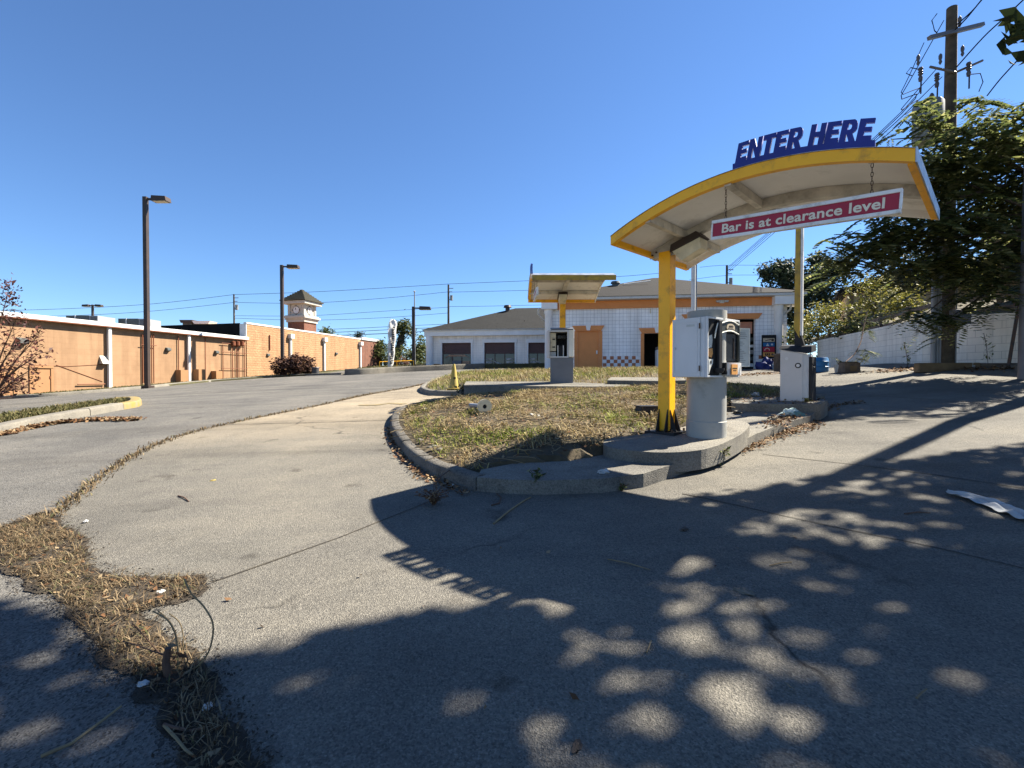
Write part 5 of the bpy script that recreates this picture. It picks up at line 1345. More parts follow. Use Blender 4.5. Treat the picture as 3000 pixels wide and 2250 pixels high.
# feather flag
q = Pt(1144, 1075, 36); q.z = gz(q.x, 36) + .3
ff = thing('feather_flag', 'tall white feather banner with dark script by the far kerb', 'flag', q, .75)
mb = MB(); vs = []; f = []; k = 22; s_ = 36 / 1400
def edge(t):
    # t 0 bottom .. 1 top: left and right edges in px
    yy = 1072 - t * 144
    l = 1138 + 3 * t + (8 * max(0, (t - .88) / .12) ** 2); r_ = 1151 + 10 * t - 8 * max(0, (t - .9) / .1) ** 2 - (9 * max(0, (.06 - t) / .06))
    return (l - 1144) * s_ * 1.35, (r_ - 1144) * s_ * 1.35, (1072 - yy) * s_
for i in range(k + 1):
    t = i / k; l, r_, z = edge(t)
    for j in range(5): vs.append((l + (r_ - l) * j / 4, .05 * math.sin(i * .9 + j * 1.3), z))
for i in range(k):
    for j in range(4): f.append((i * 5 + j, i * 5 + j + 1, (i + 1) * 5 + j + 1, (i + 1) * 5 + j))
bn = mb.add(vs, f).build('banner', M['flag'], ff, True)
so2 = bn.modifiers.new('t', 'SOLIDIFY'); so2.thickness = .01
mb = MB()
for i in range(17):
    t = .1 + .72 * i / 16; l, r_, z = edge(t); m_ = (l + r_) / 2 + (R.random() - .5) * .08
    mb.tube([(m_ - .08, -.09, z - .05), (m_ - .02, -.09, z + .07), (m_ + .04, -.09, z - .03), (m_ + .09, -.09, z + .06)], .035 + .02 * R.random(), 4)
mb.build('script', M['matblack'], bn)
MB().tube([((1138 - 1144) * s_ - .02, .03, -.4), ((1138 - 1144) * s_ - .02, .03, 3.1), ((1146 - 1144) * s_, .03, 3.75)], .025, 6).build('pole', M['signwhite'], ff)
# yellow rail beside the flag
a = Pt(1112, 1075, 37); b = Pt(1212, 1072, 38); a.z = gz(a.x, a.y) + .35; b.z = gz(b.x, b.y) + .35
yr = thing('pipe_rail', 'low yellow pipe rail between the brick end and the lamp post', 'railing', a)
MB().cyl((0, 0, .45), b - a + Vector((0, 0, .45)), .028, n=8).build('rail', M['yellow'], yr)
for t in (0, .5, 1): MB().cyl((b - a) * t + Vector((0, 0, -.2)), (b - a) * t + Vector((0, 0, .45)), .035, n=8).build('post', M['yellow'], yr)

# ------------------------------------------------------------------ far utility poles and wires
def far_pole(label, px, ytop, ybot, y, r_=.16):
    a = Pt(px, ytop, y); b = Pt(px, ybot, y)
    r = thing('utility_pole', label, 'utility pole', (b.x, y, gz(b.x, y)), 0, 'distant utility poles')
    H = a.z - r.location.z
    MB().cyl((0, 0, 0), (0, 0, H), r_ * 1.2, r_ * .8, 8).build('shaft', M['wood'], r)
    mb = MB()
    for k, dz in enumerate((.12, .24, .5)): mb.bb(-.1, .9 - .2 * k, -.15, -.05, H * (1 - dz * .35) - .1, H * (1 - dz * .35))
    mb.build('bracket', M['steel'], r)
    MB().lathe([(.25, 0), (.25, .9), (0, .95)], (.55, -.1, H * .87 - .9), 10).build('transformer_can', M['transformer'], r)
    return r
far_pole('distant utility pole above the black parapet', 686, 862, 950, 85)
far_pole('distant utility pole left of the grey wing roof', 1314, 834, 960, 85, .2)
far_pole('distant pole rising behind the car wash roof at right', 2129, 778, 860, 70, .2)
def wire(label, pts, y0_, y1_, r_, sag=0):
    P = [Pt(px, py, y0_ + (y1_ - y0_) * i / (len(pts) - 1)) for i, (px, py) in enumerate(pts)]
    b0 = P[0]; o = MB().tube([p - b0 for p in catmull(P, 5)], r_, 5).build('power_line', M['wire'])
    o.location = b0; return tag(o, label, 'power line', 'overhead power lines')
wl_ = [('top wire from the far left to the pole above the black parapet', [(-100, 912), (180, 905), (450, 890), (686, 863)], .034), ('top wire between the two left distant poles', [(686, 863), (900, 856), (1120, 844), (1314, 832)], .034), ('top wire from the wing pole across to the near canopy', [(1314, 832), (1560, 822), (1800, 811), (1960, 798)], .034),
       ('second wire from the far left to the parapet pole', [(-100, 930), (200, 925), (450, 911), (686, 886)], .032), ('second wire between the two left distant poles', [(686, 886), (900, 888), (1120, 874), (1314, 855)], .032), ('second wire right of the wing pole', [(1314, 856), (1450, 853), (1600, 849), (1750, 845)], .032),
       ('third wire between the two left distant poles', [(686, 925), (900, 925), (1120, 912), (1314, 900)], .03), ('third wire right of the wing pole', [(1314, 898), (1420, 897), (1560, 894), (1700, 892)], .03),
       ('fourth wire between the left distant poles', [(686, 932), (900, 938), (1120, 931), (1314, 917)], .03),
       ('thick cable low in the sky crossing behind the feather flag', [(930, 985), (1060, 980), (1180, 975), (1320, 966)], .06), ('lowest cable crossing behind the feather flag', [(930, 976), (1060, 970), (1180, 964), (1320, 958)], .045), ('pair cable just above the brick end', [(930, 966), (1060, 961), (1180, 955), (1320, 949)], .035),
       ('long wire right of the near post toward the far right pole', [(2050, 783), (2129, 777), (2300, 778), (2440, 778)], .03), ('lower wire right of the near post', [(2020, 820), (2129, 807), (2260, 806), (2380, 806)], .03)]
for lb_, pts, r_ in wl_: wire(lb_, pts, 85, 85, r_)
for lb_, pts, r_ in [('left wire of the three running from the big pole down to the far pole', [(2765, 60), (2640, 280), (2560, 410), (2129, 790)], .02), ('middle wire of the three running down from the big pole', [(2745, 200), (2640, 320), (2562, 415), (2129, 796)], .02), ('right wire of the three running down from the big pole', [(2760, 225), (2650, 335), (2570, 420), (2129, 802)], .02), ('wire from the crossarm end down behind the letters', [(2707, 125), (2640, 270), (2570, 395), (2129, 786)], .018)]:
    P = [Pt(px, py, y) for (px, py), y in zip(pts, (12.8, 19, 27, 70))]; b0 = P[0]
    o = MB().tube([p - b0 for p in catmull(P, 6)], [r_ * .5 + r_ * .9 * (i / 18) for i in range(19)], 5).build('power_line', M['wire']); o.location = b0; tag(o, lb_, 'power line', 'overhead power lines')
for lb_, pts in [('upper wire leaving the big pole to the upper right', [(2790, 95), (2830, 55), (2880, -5), (2960, -90)]), ('double wire leaving the pole top to the upper right', [(2800, 75), (2845, 35), (2875, 0), (2930, -70)]), ('lower wire passing from the big pole up to the right', [(2795, 205), (2880, 110), (2950, 45), (3060, -60)]), ('dark cable sloping up to the leaves at the right edge', [(2892, 280), (2930, 232), (2985, 172), (3060, 90)])]:
    P = [Pt(px, py, y) for (px, py), y in zip(pts, (12.7, 12, 11.2, 10))]; b0 = P[0]
    o = MB().tube([p - b0 for p in catmull(P, 5)], .016, 5).build('power_line', M['wire']); o.location = b0; tag(o, lb_, 'power line', 'overhead power lines')

# ------------------------------------------------------------------ foliage
def rot_rand(n, up=.5):
    nrm = rng.normal(size=(n, 3)); nrm[:, 2] = np.abs(nrm[:, 2]) + up; nrm /= np.linalg.norm(nrm, axis=1)[:, None]
    t = rng.normal(size=(n, 3)); t -= (t * nrm).sum(1)[:, None] * nrm; t /= np.linalg.norm(t, axis=1)[:, None]
    return nrm, t, np.cross(nrm, t)
def leaves(name, pts, size, mt, parent=None, aspect=.5, up=.5, droop=0):
    """one diamond leaf (folded along its rib) per point"""
    pts = np.asarray(pts, float); n = len(pts); nrm, t, b = rot_rand(n, up)
    if droop: t[:, 2] -= droop; t /= np.linalg.norm(t, axis=1)[:, None]
    s = size * (.6 + .8 * rng.random(n))[:, None]
    v = np.stack([pts - t * s * .5, pts + b * s * aspect * .5 - nrm * s * .08, pts + t * s * .5, pts - b * s * aspect * .5 - nrm * s * .08], 1).reshape(-1, 3)
    return raw(name, v, np.arange(4 * n).reshape(n, 4), mt, parent)
def blob(c, r, n, shell=.55):
    d = rng.normal(size=(n, 3)); d /= np.linalg.norm(d, axis=1)[:, None]
    k = (shell + (1 - shell) * rng.random(n)) ** .8
    return np.asarray(c) + d * k[:, None] * np.asarray(r)
def clumps(c, r, ncl, per, cr, shell=.3):
    cs = blob(c, r, ncl, shell); out = []
    for q in cs: out.append(q + rng.normal(size=(per, 3)) * cr)
    return np.concatenate(out)
def limb_tree(root, base_pts, targets, r0, m, lr=.35, lo=.5):
    mb = MB(); mb.tube(base_pts, [r0 * (1 - .55 * i / (len(base_pts) - 1)) for i in range(len(base_pts))], 9)
    for q in targets:
        q = Vector(q); k = R.randrange(max(1, int(len(base_pts) * lo)), len(base_pts)); s = Vector(base_pts[k])
        mid = s.lerp(q, .5) + Vector((R.uniform(-.1, .1), R.uniform(-.1, .1), R.uniform(.0, .15))) * (q - s).length
        rr = r0 * lr; mb.tube([s, s.lerp(mid, .6), mid, mid.lerp(q, .6), q], [rr, rr * .8, rr * .6, rr * .4, rr * .2], 6)
    return mb.build('trunk', m, root, True)
def tree(name, label, cat, base, H, r0, blobs, size, mt, group=None, aspect=.5, per=40, cr=.25, ncl=20, up=.4, droop=0, bark='bark'):
    base = Vector(base); r = thing(name, label, cat, base, 0, group)
    cs = [Vector(c) - base for c, _, _ in blobs]
    top = sum((c for c in cs), Vector()) / len(cs)
    limb_tree(r, [(0, 0, -.2), (top.x * .2, top.y * .2, top.z * .4), (top.x * .6, top.y * .6, top.z * .75), tuple(top)], [tuple(c) for c in cs], r0, M[bark])
    P = np.concatenate([clumps(np.array(c), rr, int(ncl * k), per, cr) for c, (_, rr, k) in zip(cs, blobs)])
    leaves('crown', P, size, mt, r, aspect, up, droop)
    return r

# feathery mimosa at the right: fronds of leaflets
def fronds(name, pts, L, mt, parent, pairs=8):
    n = len(pts); pts = np.asarray(pts); 
    ang = rng.random(n) * 2 * pi; d = np.stack([np.cos(ang), np.sin(ang), -.25 + .5 * rng.random(n)], 1); d /= np.linalg.norm(d, axis=1)[:, None]
    side = np.cross(d, [0, 0, 1.0]); side /= np.linalg.norm(side, axis=1)[:, None]; upv = np.cross(side, d)
    Ls = L * (.6 + .7 * rng.random(n)); V = []
    for k in range(pairs):
        t = (k + .5) / pairs
        c = pts + d * (Ls * t)[:, None] - np.array([0, 0, 1.0]) * (Ls * .55 * t * t)[:, None]
        ll = Ls * .34 * (math.sin(pi * (.12 + .8 * t)) ** .7)
        for s in (-1, 1):
            dirv = side * s * .85 + d * .5 - upv * .25
            tip = c + dirv * ll[:, None]; mid = (c + tip) / 2; wv = d * (Ls * .095)[:, None]
            V.append(np.stack([c, mid + wv, tip, mid - wv], 1))
    v = np.concatenate(V, 0).reshape(-1, 3)
    return raw(name, v, np.arange(len(v)).reshape(-1, 4), mt, parent)
mb_ = Vector((12.9, 10.4, 0)); mb_.z = gz(mb_.x, mb_.y)
mim = thing('mimosa_tree', 'feathery leaved mimosa tree filling the right side before the wall', 'tree', mb_)
blobs = [((2860, 420, 10.6), (1.2, 1.0, .8), 1.0), ((2740, 500, 10.8), (1.0, .9, .8), 1.0), ((2930, 560, 10.9), (1.0, 1.0, 1.0), 1.1), ((2640, 640, 10.8), (1.1, .9, .7), 1.0), ((2800, 680, 10.6), (1.2, 1.0, .9), 1.2), ((2950, 740, 10.9), (.9, .9, .8), .9), ((2560, 720, 11), (.85, .8, .6), .8), ((2680, 790, 11), (1.1, .9, .55), .8), ((2840, 820, 10.6), (.9, .8, .6), .8), ((2960, 400, 10.9), (.9, .9, .7), .8), ((2700, 930, 11.2), (.55, .4, .3), .22), ((2770, 940, 11), (.5, .4, .3), .2), ((2480, 780, 11.6), (.5, .5, .35), .3), ((2700, 365, 11.2), (.4, .4, .25), .2), ((2615, 408, 11.6), (.25, .25, .12), .06), ((3080, 600, 11.0), (1.4, 1.3, 1.6), 1.3), ((3080, 380, 10.9), (1.3, 1.2, .8), .9), ((2760, 560, 11.8), (1.6, 1.0, 1.2), .9)]
PB = []; tg = []
for (px, py, d), rr, k in blobs:
    c = np.array(Pt(px, py, d) - mb_); ncl = int(20 * k); cs = blob(c, rr, ncl, .2)
    for q in cs: PB.append(q + rng.normal(size=(8, 3)) * .15)
    tg.append(tuple(c))
fronds('crown', np.concatenate(PB), .50, M['mimosa'], mim)
limb_tree(mim, [(0, 0, -.2), (.05, 0, 1.2), (-.1, .05, 2.4), (-.3, .1, 3.4), (-.5, .2, 4.4)], tg, .15, M['bark'])
# hanging vine with leaves over the wall, its own plant
q = Pt(2540, 930, 14.8)
vn = thing('hanging_vine', 'thin bent sapling arching down to the planter box before the wall', 'plant', q)
vp = [Pt(*a_, 14.8 - .3 * i) - q for i, a_ in enumerate([(2540, 915), (2530, 960), (2522, 1000), (2505, 1035), (2478, 1060)])]
MB().tube(catmull(vp, 4), .016, 5).build('stem', M['twig'], vn)
fronds('leaves', np.concatenate([np.array(p_) + rng.normal(size=(9, 3)) * np.array([.12, .1, .12]) for p_ in [Pt(2535, 940, 14.6) - q, Pt(2540, 980, 14.4) - q, Pt(2530, 1030, 14.2) - q, Pt(2515, 1050, 14.2) - q]]), .3, M['green'], vn)
for px, py, hh_, lb_ in ((2895, 1065, .75, 'tall thin weed in front of the right end of the wall'), (2660, 1075, .7, 'small weed stems against the middle of the block wall'), (2468, 1058, .22, 'small weed growing in the grey pot')):
    d = 12.0 if px > 2800 else (13.8 if px > 2600 else q2.y); q = Pt(px, py, d) if px != 2468 else q2 + Vector((0, 0, .22))
    wd = thing('weed', lb_, 'weed', q)
    mb = MB(); mb.tube([(0, 0, -.05), (-.05, 0, hh_ * .6), (-.12, 0, hh_)], .008, 4); mb.build('stem', M['twig'], wd)
    leaves('leaves', np.array([(-.12 * t * t + rng.normal() * .05, rng.normal() * .04, hh_ * t) for t in np.linspace(.15, 1, 26)]), .11, M['green'], wd, .3, .3)

# cedar behind the car wash, bushes over the wall
q = Vector((20.0, 37, gz(20, 37)))
tree('cedar_tree', 'dark spreading cedar rising behind the right end of the car wash', 'tree', q, 8, .3, [(Pt(2330, 830, 37), (2.4, 1.8, 1.3), 1.3), (Pt(2270, 800, 37), (1.2, 1.2, .7), .6), (Pt(2420, 820, 36), (1.8, 1.5, 1.4), 1.0), (Pt(2380, 900, 36), (2.0, 1.6, 1.6), 1.2), (Pt(2450, 790, 36), (1.0, 1.0, .7), .45), (Pt(2290, 900, 36), (1.0, 1.2, 1.3), .8), (Pt(2300, 780, 37), (.8, .8, .35), .25), (Pt(2395, 765, 36.5), (.8, .8, .3), .25), (Pt(2330, 980, 36), (1.6, 1.2, 1.6), .9)], .3, M['cedar'], None, .4, 60, .26, 34, .3, .2)
def bush(label, px, py, d, rr, m, n=26, size=.15, name='bush', cat='bush', cr=.16, base=None, per=34):
    c = Pt(px, py, d); b0 = Vector((c.x, d, (bankz(c.x, d) if base is None else base)))
    r = thing(name, label, cat, b0)
    leaves('foliage', clumps(np.array(c - b0), rr, n, per, cr), size, m, r, .5, .5)
    mb = MB()
    for k in range(5): mb.tube([(R.uniform(-.1, .1), R.uniform(-.1, .1), -.1), tuple((c - b0) * .5), tuple(c - b0 + Vector((R.uniform(-.6, .6) * rr[0], R.uniform(-.5, .5) * rr[1], R.uniform(-.2, .6) * rr[2])))], .02, 5)
    mb.build('stem', M['bark'], r)
    return r
bush('low yellow green bush above the wall behind the gate boom', 2395, 955, 25.5, (1.2, .8, .75), M['bushy'], 34)
bush('wide yellow green bush spilling over the wall fence', 2480, 925, 22.5, (1.7, .9, .9), M['bushy'], 48)
bush('yellow green sapling bush in front of the tan house', 2560, 870, 21, (1.2, .8, 1.0), M['bushy'], 34)
bush('loose yellow green bush under the mimosa beside the pole', 2650, 880, 18.5, (1.0, .7, .65), M['bushy'], 26)
bush('dark leafy bush low on the bank under the rail fence', 2540, 960, 20.5, (1.4, .6, .35), M['green'], 24)
bush('dark hedge mass beyond the white column corner', 2340, 1000, 24, (.8, .8, .8), M['green'], 26)
bush('sunlit tree crown far up the bank behind the deck', 2880, 800, 20, (1.8, 1.2, .9), M['bushy'], 44, .2)
bush('green crown above the tan house roof', 2660, 760, 27, (2.4, 1.6, 1.2), M['green'], 46, .24, cr=.25)
bush('bright shrub behind the deck at the right edge', 2960, 850, 19, (1.2, 1.2, .8), M['bushy'], 26)
bush('green crown behind the deck at the far right', 3020, 700, 22, (2.6, 1.6, 1.8), M['green'], 54, .24, cr=.25)

# trees beyond the flag
bz = lambda x, y: gz(x, y)
def ft(label, px, py, d, rr, m, n=30, size=.3, cr=.3, name='bush', cat='bush'):
    c = Pt(px, py, d); return bush(label, px, py, d, rr, m, n, size, name, cat, cr, base=gz(c.x, d))
ft('dark green thicket between the brick end and the flag', 1128, 1035, 62, (1.6, 1.5, 2.0), M['green'], 50)
ft('green roadside bush right of the ivy covered tree', 1200, 1050, 62, (1.8, 1.5, 1.7), M['green'], 48)
ft('light green bush nearest the wing column', 1232, 1035, 60, (1.3, 1.3, 2.1), M['green'], 50)
ft('reddish brown low bush at the foot of the flag', 1172, 1065, 50, (1.2, .8, .55), M['shrublf'], 20, .2, .15)
ft('low hedge under the wing corner left of the white column', 1235, 1070, 50, (1.0, .8, .4), M['green'], 18, .2, .15)
q = Pt(1163, 1060, 64); q.z = gz(q.x, 64)
iv = thing('ivy_tree', 'ivy covered tree trunk with a flat open crown beyond the flag', 'tree', q)
tp = [Pt(1163, 1060, 64) - q, Pt(1168, 1020, 64) - q, Pt(1176, 990, 64) - q, Pt(1180, 970, 64) - q]
MB().tube(tp, [.5, .45, .4, .25], 8).build('trunk', M['bark'], iv, True)
leaves('ivy', np.concatenate([np.array(p_) + rng.normal(size=(220, 3)) * np.array([.35, .35, .8]) for p_ in tp]), .35, M['ivy'], iv)
leaves('crown', np.concatenate([clumps(np.array(Pt(px, py, 64) - q), (r_, r_, r_ * .5), 9, 22, .28, .2) for px, py, r_ in ((1165, 960, .8), (1180, 955, .9), (1195, 962, .8), (1205, 978, .7), (1170, 975, .7), (1188, 948, .6))]), .3, M['green'], iv)
mb = MB()
for px, py in ((1163, 962), (1180, 952), (1197, 962), (1205, 980)): mb.tube([tp[3], (tp[3] + Pt(px, py, 64) - q) / 2 + Vector((0, 0, .2)), Pt(px, py, 64) - q], [.18, .12, .05], 5)
mb.build('limb', M['bark'], iv)
q = Vector((Pt(955, 970, 75).x, 75, gz(-30, 75)))
tree('distant_tree', 'green treetop peeking over the wall beside the clock tower', 'tree', q, 6, .3, [(Pt(950, 975, 75), (1.4, 1.2, .9), 1), (Pt(965, 982, 75), (1.2, 1, .6), .6)], .34, M['green'], None, .5, 30, .3, 16)
q = Vector((Pt(1045, 990, 75).x, 75, gz(-24, 75)))
bt = thing('bare_tree', 'sparse nearly bare treetop between the tower and the flag', 'tree', q)
mb = MB(); c0 = Pt(1052, 1000, 75) - q
mb.tube([(0, 0, 0), c0 * .6, c0], [.3, .2, .1], 6)
for k in range(16): mb.tube([c0, c0 + Vector((R.uniform(-1, .8), 0, R.uniform(.3, .9))), c0 + Vector((R.uniform(-2.2, 1.2), 0, R.uniform(.6, 1.6)))], [.06, .04, .02], 4)
mb.build('trunk', M['bark'], bt); leaves('crown', clumps(np.array(Pt(1053, 983, 75) - q), (.5, .5, .5), 8, 24, .2), .3, M['ivy'], bt)
# dense shrub and bin on the verge
q = Pt(862, 1098, 37.2); q.z = gz(q.x, 37.2)
shb = thing('round_shrub', 'rounded dark red brown shrub on the verge behind the middle lamp post', 'shrub', q)
leaves('foliage', np.concatenate([clumps((.0, 0, .75), (1.55, 1.1, .75), 60, 44, .14, .5), clumps((.3, 0, 1.0), (1.2, .9, .65), 36, 40, .14, .5), clumps((-.9, 0, .6), (.9, .8, .55), 20, 40, .14, .5)]), .2, M['shrublf'], shb)
mb = MB()
for k in range(9): mb.tube([(R.uniform(-.2, .2), R.uniform(-.2, .2), -.1), (R.uniform(-1.2, 1.2), R.uniform(-.7, .7), R.uniform(.6, 1.3))], .03, 5)
mb.build('stem', M['bark'], shb)
q = Pt(924, 1101, 36.2); q.z = gz(q.x, 36.2)
bn_ = thing('litter_bin', 'dark round litter bin right of the rounded shrub', 'litter bin', q)
MB().lathe([(.24, 0), (.27, .55), (.27, .6), (.25, .6), (.24, .5), (0, .48)], n=18).build('drum', M['bin'], bn_, True); MB().lathe([(.285, .56), (.3, .58), (.285, .62), (.272, .61)], n=18).build('rim', M['steel'], bn_, True)
# red leaved small tree at the left edge
q = Vector((-17.2, 15.6, gz(-17.2, 15.6)))
mt_ = thing('crape_myrtle', 'red leaved small tree with bare fine branches at the left edge', 'tree', q)
mb = MB(); P = []
tips = [(28, 838, 15), (-30, 850, 15), (50, 930, 14.7), (90, 1000, 14.6), (110, 985, 14.8), (70, 1060, 14.6), (95, 1080, 14.4), (60, 1120, 14.4), (85, 1135, 14.4), (30, 1150, 14.4), (20, 1040, 15), (-40, 960, 15), (-60, 1080, 15), (115, 1035, 14.6), (45, 1000, 14.8), (-90, 900, 15.4), (-120, 1000, 15.4)]
for px, py, d in tips:
    e = Pt(px, py, d) - q; b0 = Vector((R.uniform(-.08, .08), R.uniform(-.08, .08), -.1)); mid = b0.lerp(e, .55) + Vector((0, 0, .2))
    pth = catmull([b0, b0.lerp(mid, .5), mid, mid.lerp(e, .6), e], 3); mb.tube(pth, [.035 * (1 - .85 * i / (len(pth) - 1)) for i in range(len(pth))], 5)
    for i in range(3, len(pth)):
        for _ in range(2):
            s_ = pth[i]; t_ = s_ + Vector((R.uniform(-.3, .3), R.uniform(-.3, .3), R.uniform(.0, .35))); mb.tube([s_, t_], .006, 4)
            if R.random() < .4: P.append(np.array(t_) + rng.normal(size=(6, 3)) * .07)
    P.append(np.array(e) + rng.normal(size=(20, 3)) * np.array([.14, .14, .14]))
P.append(np.array(Pt(28, 880, 15) - q) + rng.normal(size=(130, 3)) * np.array([.12, .12, .30])); P.append(np.array(Pt(20, 940, 15) - q) + rng.normal(size=(60, 3)) * np.array([.22, .2, .22]))
mb.build('trunk', M['twig'], mt_); leaves('crown', np.concatenate(P), .12, M['redleaf'], mt_, .45, .2)

# ------------------------------------------------------------------ the big shade tree right of the camera (its shadow falls over the drive)
SV = Vector((.889, .385, 1.0))
shade_px = [(-420, 1330), (20, 1300), (150, 1345), (215, 1440), (330, 1475), (480, 1425), (640, 1378), (860, 1335), (1080, 1312), (1300, 1310), (1420, 1240), (1500, 1150), (1560, 1085), (1690, 1045), (1900, 1002), (2212, 958), (2500, 935), (2900, 1100), (2900, 1800), (2000, 2100), (500, 2200), (-700, 1900)]
shp = [tuple(GD(*p_)[:2]) for p_ in shade_px]
holes = [[tuple(GD(*p_)[:2]) for p_ in h] for h in ([(1560, 1120), (1700, 1100), (1830, 1105), (1930, 1130), (1900, 1190), (1930, 1240), (1760, 1275), (1640, 1230), (1600, 1180)], [(1440, 1290), (1560, 1285), (1690, 1330), (1620, 1390), (1500, 1400), (1400, 1350)], [(1700, 1050), (1950, 1010), (2050, 1040), (1800, 1090)])]
n = 64000
xs4 = rng.uniform(min(p_[0] for p_ in shp), max(p_[0] for p_ in shp), n); ys4 = rng.uniform(min(p_[1] for p_ in shp), max(p_[1] for p_ in shp), n)
ok = inpoly(xs4, ys4, shp)
dens = np.full(n, .80)
for h in holes: dens[inpoly(xs4, ys4, h)] = .16
for i in range(n):
    if ok[i]:
        a_ = mnoise.noise(Vector((xs4[i] * 5.4, ys4[i] * 6.4, 3.1))); b_ = mnoise.noise(Vector((xs4[i] * .9, ys4[i] * 1.1, 9.7)))
        dens[i] *= 1.0 if a_ + .55 * b_ < .185 else (.07 if ys4[i] > 0 else .6)
        if xs4[i] > 2.0 and ys4[i] < 3.0: dens[i] = max(dens[i], .75)
ok &= rng.random(n) < dens
xs4, ys4 = xs4[ok], ys4[ok]
hh4 = rng.uniform(6.4, 9.6, len(xs4))
gzz = gzv(xs4, ys4)
PS = np.stack([xs4 + .889 * hh4, ys4 + .385 * hh4, gzz + hh4], 1)
stb = Vector((11.6, 9.3, 0)); stb.z = gz(stb.x, stb.y)
shade = thing('shade_tree', 'broad leaved shade tree leaning in at the top right corner', 'tree', stb)
Pl = PS - np.array(stb)
leaves('crown', Pl, .17, M['shadetree'], shade, .62, .6)
deep = np.nonzero((ys4 < 2.6) & (xs4 > 1.2))[0]; idxs = rng.choice(deep, 22, replace=False)
limb_tree(shade, [(0, 0, -.2), (-.05, 0, 2.5), (-.2, -.3, 5), (-.8, -1.2, 7), (-1.6, -2.2, 8.6)], [tuple(Pl[i]) for i in idxs], .2, M['bark'], .16, .8)
cl = [Pt(2985, 75, 6.2) - stb, Pt(2962, 120, 6.2) - stb, Pt(2995, 170, 6.2) - stb, Pt(3010, 110, 6.2) - stb, Pt(2950, 60, 6.2) - stb, Pt(3040, 60, 6.2) - stb, Pt(3040, 150, 6.1) - stb]
leaves('drooping_leaves', np.concatenate([np.array(c) + rng.normal(size=(5, 3)) * .05 for c in cl]), .26, M['shadetree'], shade, .5, .1, .5)
MB().tube([Pl[idxs[0]] * 0 + np.array((-.8, -1.2, 7)), np.array(Pt(3150, 60, 6.4) - stb), np.array(Pt(3020, 95, 6.2) - stb)], [.05, .025, .01], 5).build('branch', M['bark'], shade)

# ------------------------------------------------------------------ grass, weeds, litter
def blades(name, xy, zf, hmin, hmax, wd, mt, lean=.5, curl=.5):
    x = xy[:, 0]; y = xy[:, 1]; n = len(x); z = zf(x, y)
    a = rng.random(n) * 2 * pi; d = np.stack([np.cos(a), np.sin(a), np.zeros(n)], 1); s = np.stack([-np.sin(a), np.cos(a), np.zeros(n)], 1)
    h = (hmin + (hmax - hmin) * rng.random(n) ** 2)[:, None]; l = (lean * rng.random(n))[:, None] * h * 1.6
    b = np.stack([x, y, z - .01], 1); W_ = wd * (.6 + .8 * rng.random(n))[:, None]
    up = np.array([0, 0, 1.0])
    m = b + up * h * .6 + d * l * .35; t = b + up * h * (1 - curl * rng.random(n)[:, None] * .6) + d * l
    v = np.stack([b - s * W_, b + s * W_, m + s * W_ * .8, m - s * W_ * .8, t], 1).reshape(-1, 3)
    i = np.arange(n) * 5
    q = np.stack([i, i + 1, i + 2, i + 3], 1); tr = np.stack([i + 3, i + 2, i + 4, i + 4], 1)
    me = bpy.data.meshes.new(name)
    faces = [tuple(r) for r in q.tolist()] + [tuple(r[:3]) for r in tr.tolist()]
    me.from_pydata(v.tolist(), [], faces)
    return link(name, me, mt)
def sample(poly, n, avoid=(), margin=0):
    xs = [p_[0] for p_ in poly]; ys5 = [p_[1] for p_ in poly]
    x = rng.uniform(min(xs), max(xs), n); y = rng.uniform(min(ys5), max(ys5), n)
    ok = inpoly(x, y, poly)
    if margin: ok &= edgedist(x, y, poly) > margin
    for a in avoid: ok &= ~inpoly(x, y, a)
    return np.stack([x[ok], y[ok]], 1)
low2 = lower; up2 = upper
A = sample(NI2, 80000, (low2, up2, gslab), .17)
k = np.array([mnoise.noise(Vector((a[0] * 1.3, a[1] * 1.3, 0))) for a in A])
A = A[rng.random(len(A)) < np.clip(.5 + 1.7 * k, .03, 1)]
stuff(blades('island_grass', A, ni_z, .02, .13, .0055, M['grass'], 1.4, .9), 'patchy green and straw coloured grass on the near island', 'grass')
def strands(name, A, zf, mt, L0, L1, r_):
    mb = MB()
    for x, y in A:
        z = float(zf(x, y)); a = R.random() * 6.28; L = R.uniform(L0, L1); c = R.uniform(-1.6, 1.6); pts = []
        px_, py_ = x, y
        for i in range(5):
            pts.append((px_, py_, z + .01 + .035 * math.sin(pi * i / 4) * R.random() + .008)); px_ += math.cos(a) * L / 4; py_ += math.sin(a) * L / 4; a += c / 4
        mb.tube(pts, r_, 3)
    return mb.build(name, mt, fixn=False)
A2 = sample(NI2, 5200, (low2, up2, gslab), .17); A2 = A2[:3000]
stuff(strands('dead_stalks', A2, ni_z, M['straw'], .08, .42, .004), 'tangled dead stalks and roots lying in the island grass', 'dead grass')
B = sample(FI2, 30000, (fs1, fs2_), .16)
stuff(blades('far_island_grass', B, fi_z, .03, .21, .008, M['grass'], 1.2, .8), 'dry weedy grass on the far island', 'grass')
C = sample(med2, 14000, (), .3)
stuff(blades('median_grass', C, md_z, .05, .14, .012, M['greengrass'], 1.0, .6), 'green strip of grass on the left median', 'grass')
Dn = sample(lawn, 26000, (), .3)
stuff(blades('verge_grass', Dn, lambda x, y: gzv(x, y) + .1, .04, .12, .016, M['greengrass'], 1.0, .6), 'mown grass verge along the orange wall', 'grass')
E = sample(bed, 16000, (), .1); E = E[E[:, 1] < 46]
stuff(blades('far_verge_grass', E, lambda x, y: gzv(x, y) + .33, .05, .2, .02, M['greengrass'], 1.0, .6), 'grass behind the far kerb', 'grass')
